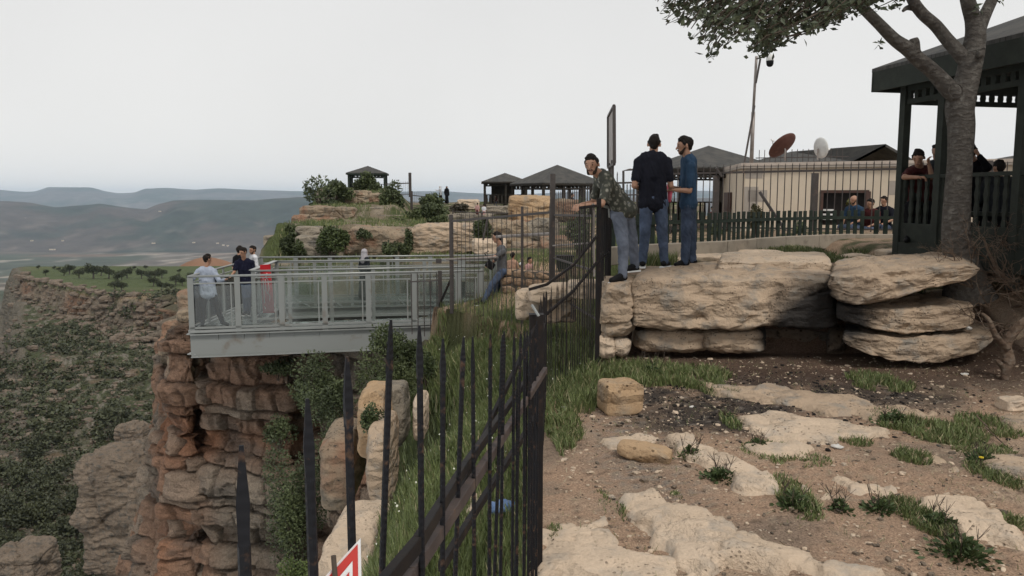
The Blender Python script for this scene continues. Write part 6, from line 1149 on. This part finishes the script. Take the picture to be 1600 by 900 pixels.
    for k in 'LR':
        q = MB(); t_ = J['toe'+k]; an = J['ank'+k]; dn = Vector((0, 0, -1)); heel = an+dn*.035*s-(t_-an).normalized()*.03*s; q.cap(an+dn*.01*s, .048*s, heel, .042*s, 10); q.cap(heel, .042*s, t_, .038*s, 10); q.cap(an, .045*s, t_, .036*s, 10); sho = blob(q, vox*.8, 'shoe', shoe, o)
        if sole:
            dv = (t_-heel); dv.z = 0; dv.normalize(); zb = min(t_.z, heel.z)-.032*s; MB().beam(Vector((heel.x, heel.y, zb))-dv*.045*s, Vector((t_.x, t_.y, zb))+dv*.035*s, .088*s, .022*s, (0, 0, 1), .07*s, .018*s).build('sole', M['white_paint'], sho, bevel=.006)
    if scarf or veil:
        q = MB(); q.cap(H(0, -.02, .025), .108*s, H(0, -.01, -.06), .10*s, 14); q.cap(H(0, -.03, -.05), .10*s, J['neck']-ax*.15, .15*s, 14); blob(q, vox, 'headscarf', scarf or shirt, o)
        q = MB(); q.cap(H(0, .072, -.01), .045*s, H(0, .078, -.045), .038*s, 10); blob(q, vox*.7, 'face', skin, o)
    elif not bald:
        q = MB(); q.cap(H(0, -.028, .038), .0905*s, H(0, .008, .064), .076*s, 14, (hsd, .87)); q.cap(H(0, -.045, .02), .070*s, H(0, -.048, -.022), .050*s, 12, (hsd, .98)); q.cap(H(-.035, .052, .088), .024*s, H(.035, .056, .09), .024*s, 8); q.cap(H(-.02, .03, .108), .024*s, H(.03, -.02, .112), .024*s, 8)
        for e in (-1, 1): q.cap(H(e*.066, .02, .045), .02*s, H(e*.07, .0, .012), .014*s, 8)
        blob(q, vox*.75, 'hair', hair, o)
    if cap: q = MB(); q.cap(H(0, -.02, .06), .10*s, H(0, .0, .065), .095*s, 12); q.cap(H(0, .09, .035), .05*s, H(0, .12, .03), .04*s, 10, (up, .25)); blob(q, vox, 'cap', cap, o)
    if vox < .016:
        for e in (-1, 1): MB().cap(H(e*.030, .086, .006), .0105*s, n=10, sq=(f, .6)).build('eye', M['eye'], o, smooth=True); MB().cap(H(e*.018, .092, .028), .005*s, H(e*.045, .083, .029), .004*s, 6).build('eyebrow', M['hair'], o)
        MB().cap(H(-.020, .0975, -.058), .004*s, H(.020, .0975, -.058), .004*s, 6).build('mouth', M['rose'], o)
    if beard:
        q = MB()
        for e in (-1, 1): q.cap(H(e*.060, .010, -.026), .012*s, H(e*.044, .046, -.076), .020*s, 8); q.cap(H(e*.012, .098, -.046), .0075*s, H(e*.032, .088, -.058), .007*s, 6)
        q.cap(H(-.032, .058, -.085), .026*s, H(.032, .058, -.085), .026*s, 10); blob(q, vox*.6, 'beard', 'beard', o)
    return o
# three men on the boulder
person('man in a patterned grey-green shirt leaning on the black fence and looking at the camera', P(978, 440, 9.6), h=1.74, vox=.009, shirt='floral', legs='jean_light', face=(-.42, -1, -.12), beard=True, sole=True, pose=dict(
    pelvis=P(973, 324, 9.66), neck=P(939, 272, 9.5), head=P(925, 258, 9.42), shL=P(949, 290, 9.36), shR=P(936, 284, 9.66), elL=P(940, 319, 9.2), elR=P(927, 317, 9.6), wrL=P(916, 321, 9.1), wrR=P(908, 320, 9.45),
    hipL=P(967, 335, 9.6), hipR=P(979, 332, 9.74), kneeL=P(974, 384, 9.48), kneeR=P(988, 376, 9.8), ankL=P(973, 430, 9.42), ankR=P(992, 415, 9.85), toeL=P(956, 438, 9.3), toeR=P(978, 421, 9.72)))
person('man in black T-shirt and blue jeans standing with his back to the camera', P(1020, 420, 10.2), h=1.74, vox=.009, shirt='black_tee', legs='jean', face=(.18, 1, -.12), sole=True, sleeve=.7, fat=.98, pose=dict(
    pelvis=P(1020, 312, 10.3), neck=P(1020, 241, 10.3), head=P(1022, 226, 10.34), shL=P(998, 253, 10.3), shR=P(1042, 253, 10.3), elL=P(991, 290, 10.25), elR=P(1048, 290, 10.3), wrL=P(1001, 296, 10.5), wrR=P(1049, 293, 10.56),
    hipL=P(1010, 318, 10.3), hipR=P(1032, 318, 10.3), kneeL=P(1008, 364, 10.26), kneeR=P(1035, 364, 10.28), ankL=P(1004, 408, 10.25), ankR=P(1038, 408, 10.25), toeL=P(1005, 412, 10.43), toeR=P(1044, 412, 10.4)))
person('bearded man in navy T-shirt seen in profile facing the man in black', P(1076, 418, 10.5), h=1.73, vox=.009, shirt='navy_tee', legs='jean_dark', face=(-1, .05, -.1), beard=True, sleeve=.78, pose=dict(
    pelvis=P(1076, 312, 10.6), neck=P(1076, 245, 10.62), head=P(1070, 228, 10.6), shL=P(1080, 260, 10.42), shR=P(1072, 258, 10.82), elL=P(1077, 298, 10.4), elR=P(1066, 297, 10.85), wrL=P(1056, 297, 10.42), wrR=P(1052, 293, 10.75),
    hipL=P(1075, 320, 10.52), hipR=P(1077, 318, 10.7), kneeL=P(1072, 364, 10.48), kneeR=P(1080, 362, 10.72), ankL=P(1070, 408, 10.45), ankR=P(1082, 406, 10.75), toeL=P(1057, 414, 10.42), toeR=P(1068, 411, 10.75)))
o = E('pink_strap', 'bright pink cloth in the hands of the man in navy', 'cloth', P(1046, 300, 10.45)); MB().tube([P(1044, 288, 10.5), P(1047, 300, 10.45), P(1046, 316, 10.45)], [.018, .035, .02], 8).build('cloth', M['pink_bright'], o, smooth=True)
o = E('water_bottle', 'clear water bottle held between the two standing men', 'bottle', P(1051, 316, 10.6)); MB().tube([P(1051, 316, 10.6), P(1051, 302, 10.6), P(1051, 298, 10.6), P(1051, 295, 10.6)], [.03, .03, .014, .014], 10).build('body', M['glass'], o, smooth=True); MB().tube([P(1051, 295, 10.6), P(1051, 293, 10.6)], .015, 8).build('cap', M['white_paint'], o)
# people on the terrace
person('man in light blue shirt and black trousers at the left corner of the terrace', (P(328, 500, 19.6).x, 19.6, ZF), h=1.80, shirt='light_blue', legs='trouser_black', face=(.5, .8, 0), sleeve=1.5, fat=1.12, pose=dict(
    pelvis=P(325, 457, 19.6), neck=P(322, 419, 19.6), head=P(324, 405, 19.6), shL=P(310, 424, 19.6), shR=P(335, 424, 19.6), elL=P(301, 436, 19.55), wrL=P(296, 433, 19.3), elR=P(343, 440, 19.5), wrR=P(352, 437, 19.3), hipL=P(318, 461, 19.6), hipR=P(331, 461, 19.6), kneeL=P(316, 484, 19.5), kneeR=P(339, 482, 19.6), ankL=P(316, 506, 19.5), ankR=P(348, 503, 19.6), toeL=P(313, 509, 19.65), toeR=P(356, 507, 19.65)))
person('man in navy T-shirt and jeans on the terrace resting a hand on the rail', (P(385, 490, 21.7).x, 21.7, ZF), h=1.84, shirt='navy2', legs='jean_dark', face=(-.6, -1, -.3), sole=True, pose=dict(
    pelvis=P(384, 437, 21.7), neck=P(381, 406, 21.7), head=P(380, 394, 21.6), shL=P(394, 410, 21.7), shR=P(370, 411, 21.7), elR=P(366, 425, 21.6), wrR=P(361, 431, 21.4), elL=P(396, 424, 21.7), wrL=P(399, 424, 21.4), hipL=P(389, 440, 21.7), hipR=P(381, 440, 21.7), kneeL=P(388, 464, 21.6), kneeR=P(383, 464, 21.6), ankL=P(389, 487, 21.7), ankR=P(384, 487, 21.7), toeL=P(389, 491, 21.5), toeR=P(380, 491, 21.5)))
person('man in white shirt on the far side of the terrace behind the navy T-shirt', (P(399, 480, 23.7).x, 23.7, ZF), -1.0, 1.80, shirt='white_shirt', legs='trouser_black', sleeve=1.5, beard=True, face=(-.6, -.8, -.1))
person('dark-haired person almost hidden behind the man in the navy T-shirt', (P(377, 480, 23.2).x, 23.2, ZF), 2.6, 1.82, shirt='black_cloth', legs='trouser_black', face=(.2, 1, 0))
person('woman in grey headscarf and long dark coat walking on the terrace', (P(571, 470, 24.5).x, 24.5, ZF), 2.4, 1.66, shirt='coat', skirt='coat', sleeve=1.5, scarf='scarf')
person('man in dark T-shirt leaning back on the gate with one arm on the rail', P(765, 476, 17.2), h=1.72, shirt='dark_tee', legs='jean', face=(-1, -.1, -.1), sole=True, vox=.013, pose=dict(
    pelvis=P(784, 420, 17.3), neck=P(783, 386, 17.3), head=P(777, 371, 17.25), shL=P(786, 394, 17.12), shR=P(782, 394, 17.5), elL=P(772, 402, 16.95), wrL=P(752, 403, 16.85), elR=P(772, 408, 17.6), wrR=P(764, 414, 17.6), hipL=P(785, 424, 17.2), hipR=P(785, 424, 17.4), kneeL=P(768, 446, 17.1), kneeR=P(776, 450, 17.45), ankL=P(756, 470, 17.1), ankR=P(774, 469, 17.45), toeL=P(744, 475, 17.05), toeR=P(760, 472, 17.4)))
bg_ = E('shoulder_bag', 'black shoulder bag on the lap of the man leaning on the gate', 'bag', P(766, 420, 17)); MB().beam(P(760, 410, 17), P(772, 418, 17), .14, .16).build('pouch', M['black_plastic'], bg_, bevel=.03); MB().tube([P(766, 408, 17), P(757, 396, 17), P(764, 392, 17)], .012, 6).build('strap', M['black_plastic'], bg_)
# far people
def far(label, px, d, hd, h, rz=0, **k):     # head top at photograph row hd, standing on a base below
    p = P(px, hd, d); k.setdefault('vox', .028); return person(label, (p.x, d, p.z-h*(.745 if k.get('joints') is SIT else 1)), rz, h, **k)
far('woman wrapped in a black cloak standing on the outcrop', 698, 72, 291, 1.6, .4, shirt='black_cloth', skirt='black_cloth', veil=True, sleeve=1.5, fat=1.25)
far('woman in white top and black skirt pointing beside the black-cloaked woman', 688, 72, 290.5, 1.62, -1.2, shirt='white_shirt', skirt='black_cloth', scarf='white_shirt', sleeve=1.5, pose=dict(elR=(-.2, -.2, 1.32), wrR=(-.15, -.42, 1.36)))
far('small girl in pink and white left of the pair near the gate', 746, 44, 317, 1.0, 2.8, shirt='pink', skirt='maroon')
far('small girl in white right of the pair near the gate', 756, 44, 319, .95, 3.4, shirt='white_shirt', skirt='pink')
far('person in reddish shirt inside the small brown gazebo', 774, 69.4, 306, 1.2, 0, shirt='maroon', joints=SIT)
far('dark-clothed person under the wide low gazebo', 894, 47, 302, 1.7, 1.2, shirt='black_cloth', legs='trouser_black')
far('person in a dull red top sitting behind the fence left of the beige building', 1113, 27, 322, 1.35, .5, shirt='rose', joints=SIT)
far('crouching person in a peach shirt behind the rubble wall', 800, 18.2, 395, 1.15, 2.6, shirt='peach', joints=SIT, vox=.016)
far('child wearing a white cap behind the rubble wall', 813, 17.9, 411, .85, 1.4, shirt='peach', joints=SIT, vox=.016, cap='white_paint')
far('child in pink with dark hair behind the rubble wall', 826, 18.0, 402, 1.0, 1.0, shirt='pink', joints=SIT, vox=.016)
far('bald bearded man in a navy shirt sitting by the beige building', 1336, 20, 305, 1.75, -.9, shirt='navy_tee', joints=SIT, bald=True, vox=.018, beard=True, face=(-1, -.5, -.15))
far('man in a dark red shirt sitting between the bald man and the gazebo', 1362, 20.4, 311, 1.7, -.8, shirt='maroon', joints=SIT, vox=.018, face=(-1, -.4, -.2))
far('man in dark clothes sitting nearest the gazebo corner', 1383, 20.6, 307, 1.72, -.8, shirt='black_tee', joints=SIT, vox=.018, face=(-1, -.5, -.1))
bn2 = E('bench', 'low bench behind the picket fence by the beige building', 'bench', P(1360, 360, 20.8)); a, b = P(1322, 352, 20.9), P(1402, 352, 20.9); MB().beam(a, b, .35, .05).build('seat', M['green_wood'], bn2)
for q in (a.lerp(b, .1), a.lerp(b, .9)): MB().beam(q, q-Vector((0, 0, .42)), .3, .05).build('leg', M['green_wood'], bn2)
# people in the near gazebo
fz_ = 1.38
def gp(px, d): return (P(px, 300, d).x, d, fz_)
person('man in a black and red jersey leaning his forearms on the gazebo railing', gp(1440, 11.75), -.5, 1.74, joints=SIT, shirt='maroon', legs='trouser_black', vox=.012, face=(-.6, -.9, -.45), pose=dict(neck=P(1437, 262, 11.55), head=P(1435, 247, 11.4), shL=P(1452, 268, 11.5), shR=P(1422, 268, 11.5), elR=P(1413, 277, 11.3), wrR=P(1434, 277, 11.15), elL=P(1456, 277, 11.25), wrL=P(1452, 258, 11.2)))
person('dark-haired person in dark shirt seated behind the jersey man in the gazebo', gp(1468, 12.1), -.8, 1.8, joints=SIT, shirt='coat', legs='trouser_black', vox=.014, face=(-.9, -.5, -.1), pose=dict(neck=P(1470, 252, 12.1), head=P(1466, 238, 12.05)))
person('person raising a dark-sleeved arm to the head just right of the tree trunk', gp(1530, 11.4), 1.0, 1.76, joints=SIT, shirt='black_cloth', sleeve=1.5, legs='trouser_black', vox=.014, face=(.5, .8, 0), pose=dict(neck=P(1526, 254, 11.3), head=P(1517, 239, 11.2), elR=P(1544, 262, 11.0), wrR=P(1530, 243, 11.0), shR=P(1534, 262, 11.2)))
person('person in dark clothes sitting with the back to the railing right of the trunk', gp(1560, 10.7), 2.9, 1.5, joints=SIT, shirt='coat', legs='trouser_black', sleeve=1.5, vox=.016, face=(0, 1, 0))
# ---------------------------------------------------------------- air
hz = MB().box((0, 7600, -140), (44000, 20000, 680)).build('haze', None); hz['kind'] = 'stuff'; m = bpy.data.materials.new('haze'); m.use_nodes = True; t = m.node_tree; t.nodes.clear()
pv = nd(t, 'ShaderNodeVolumePrincipled', Density=5.4e-5); pv.inputs['Color'].default_value = (.66, .82, 1, 1); oo = t.nodes.new('ShaderNodeOutputMaterial'); t.links.new(pv.outputs[0], oo.inputs['Volume']); hz.data.materials.append(m)
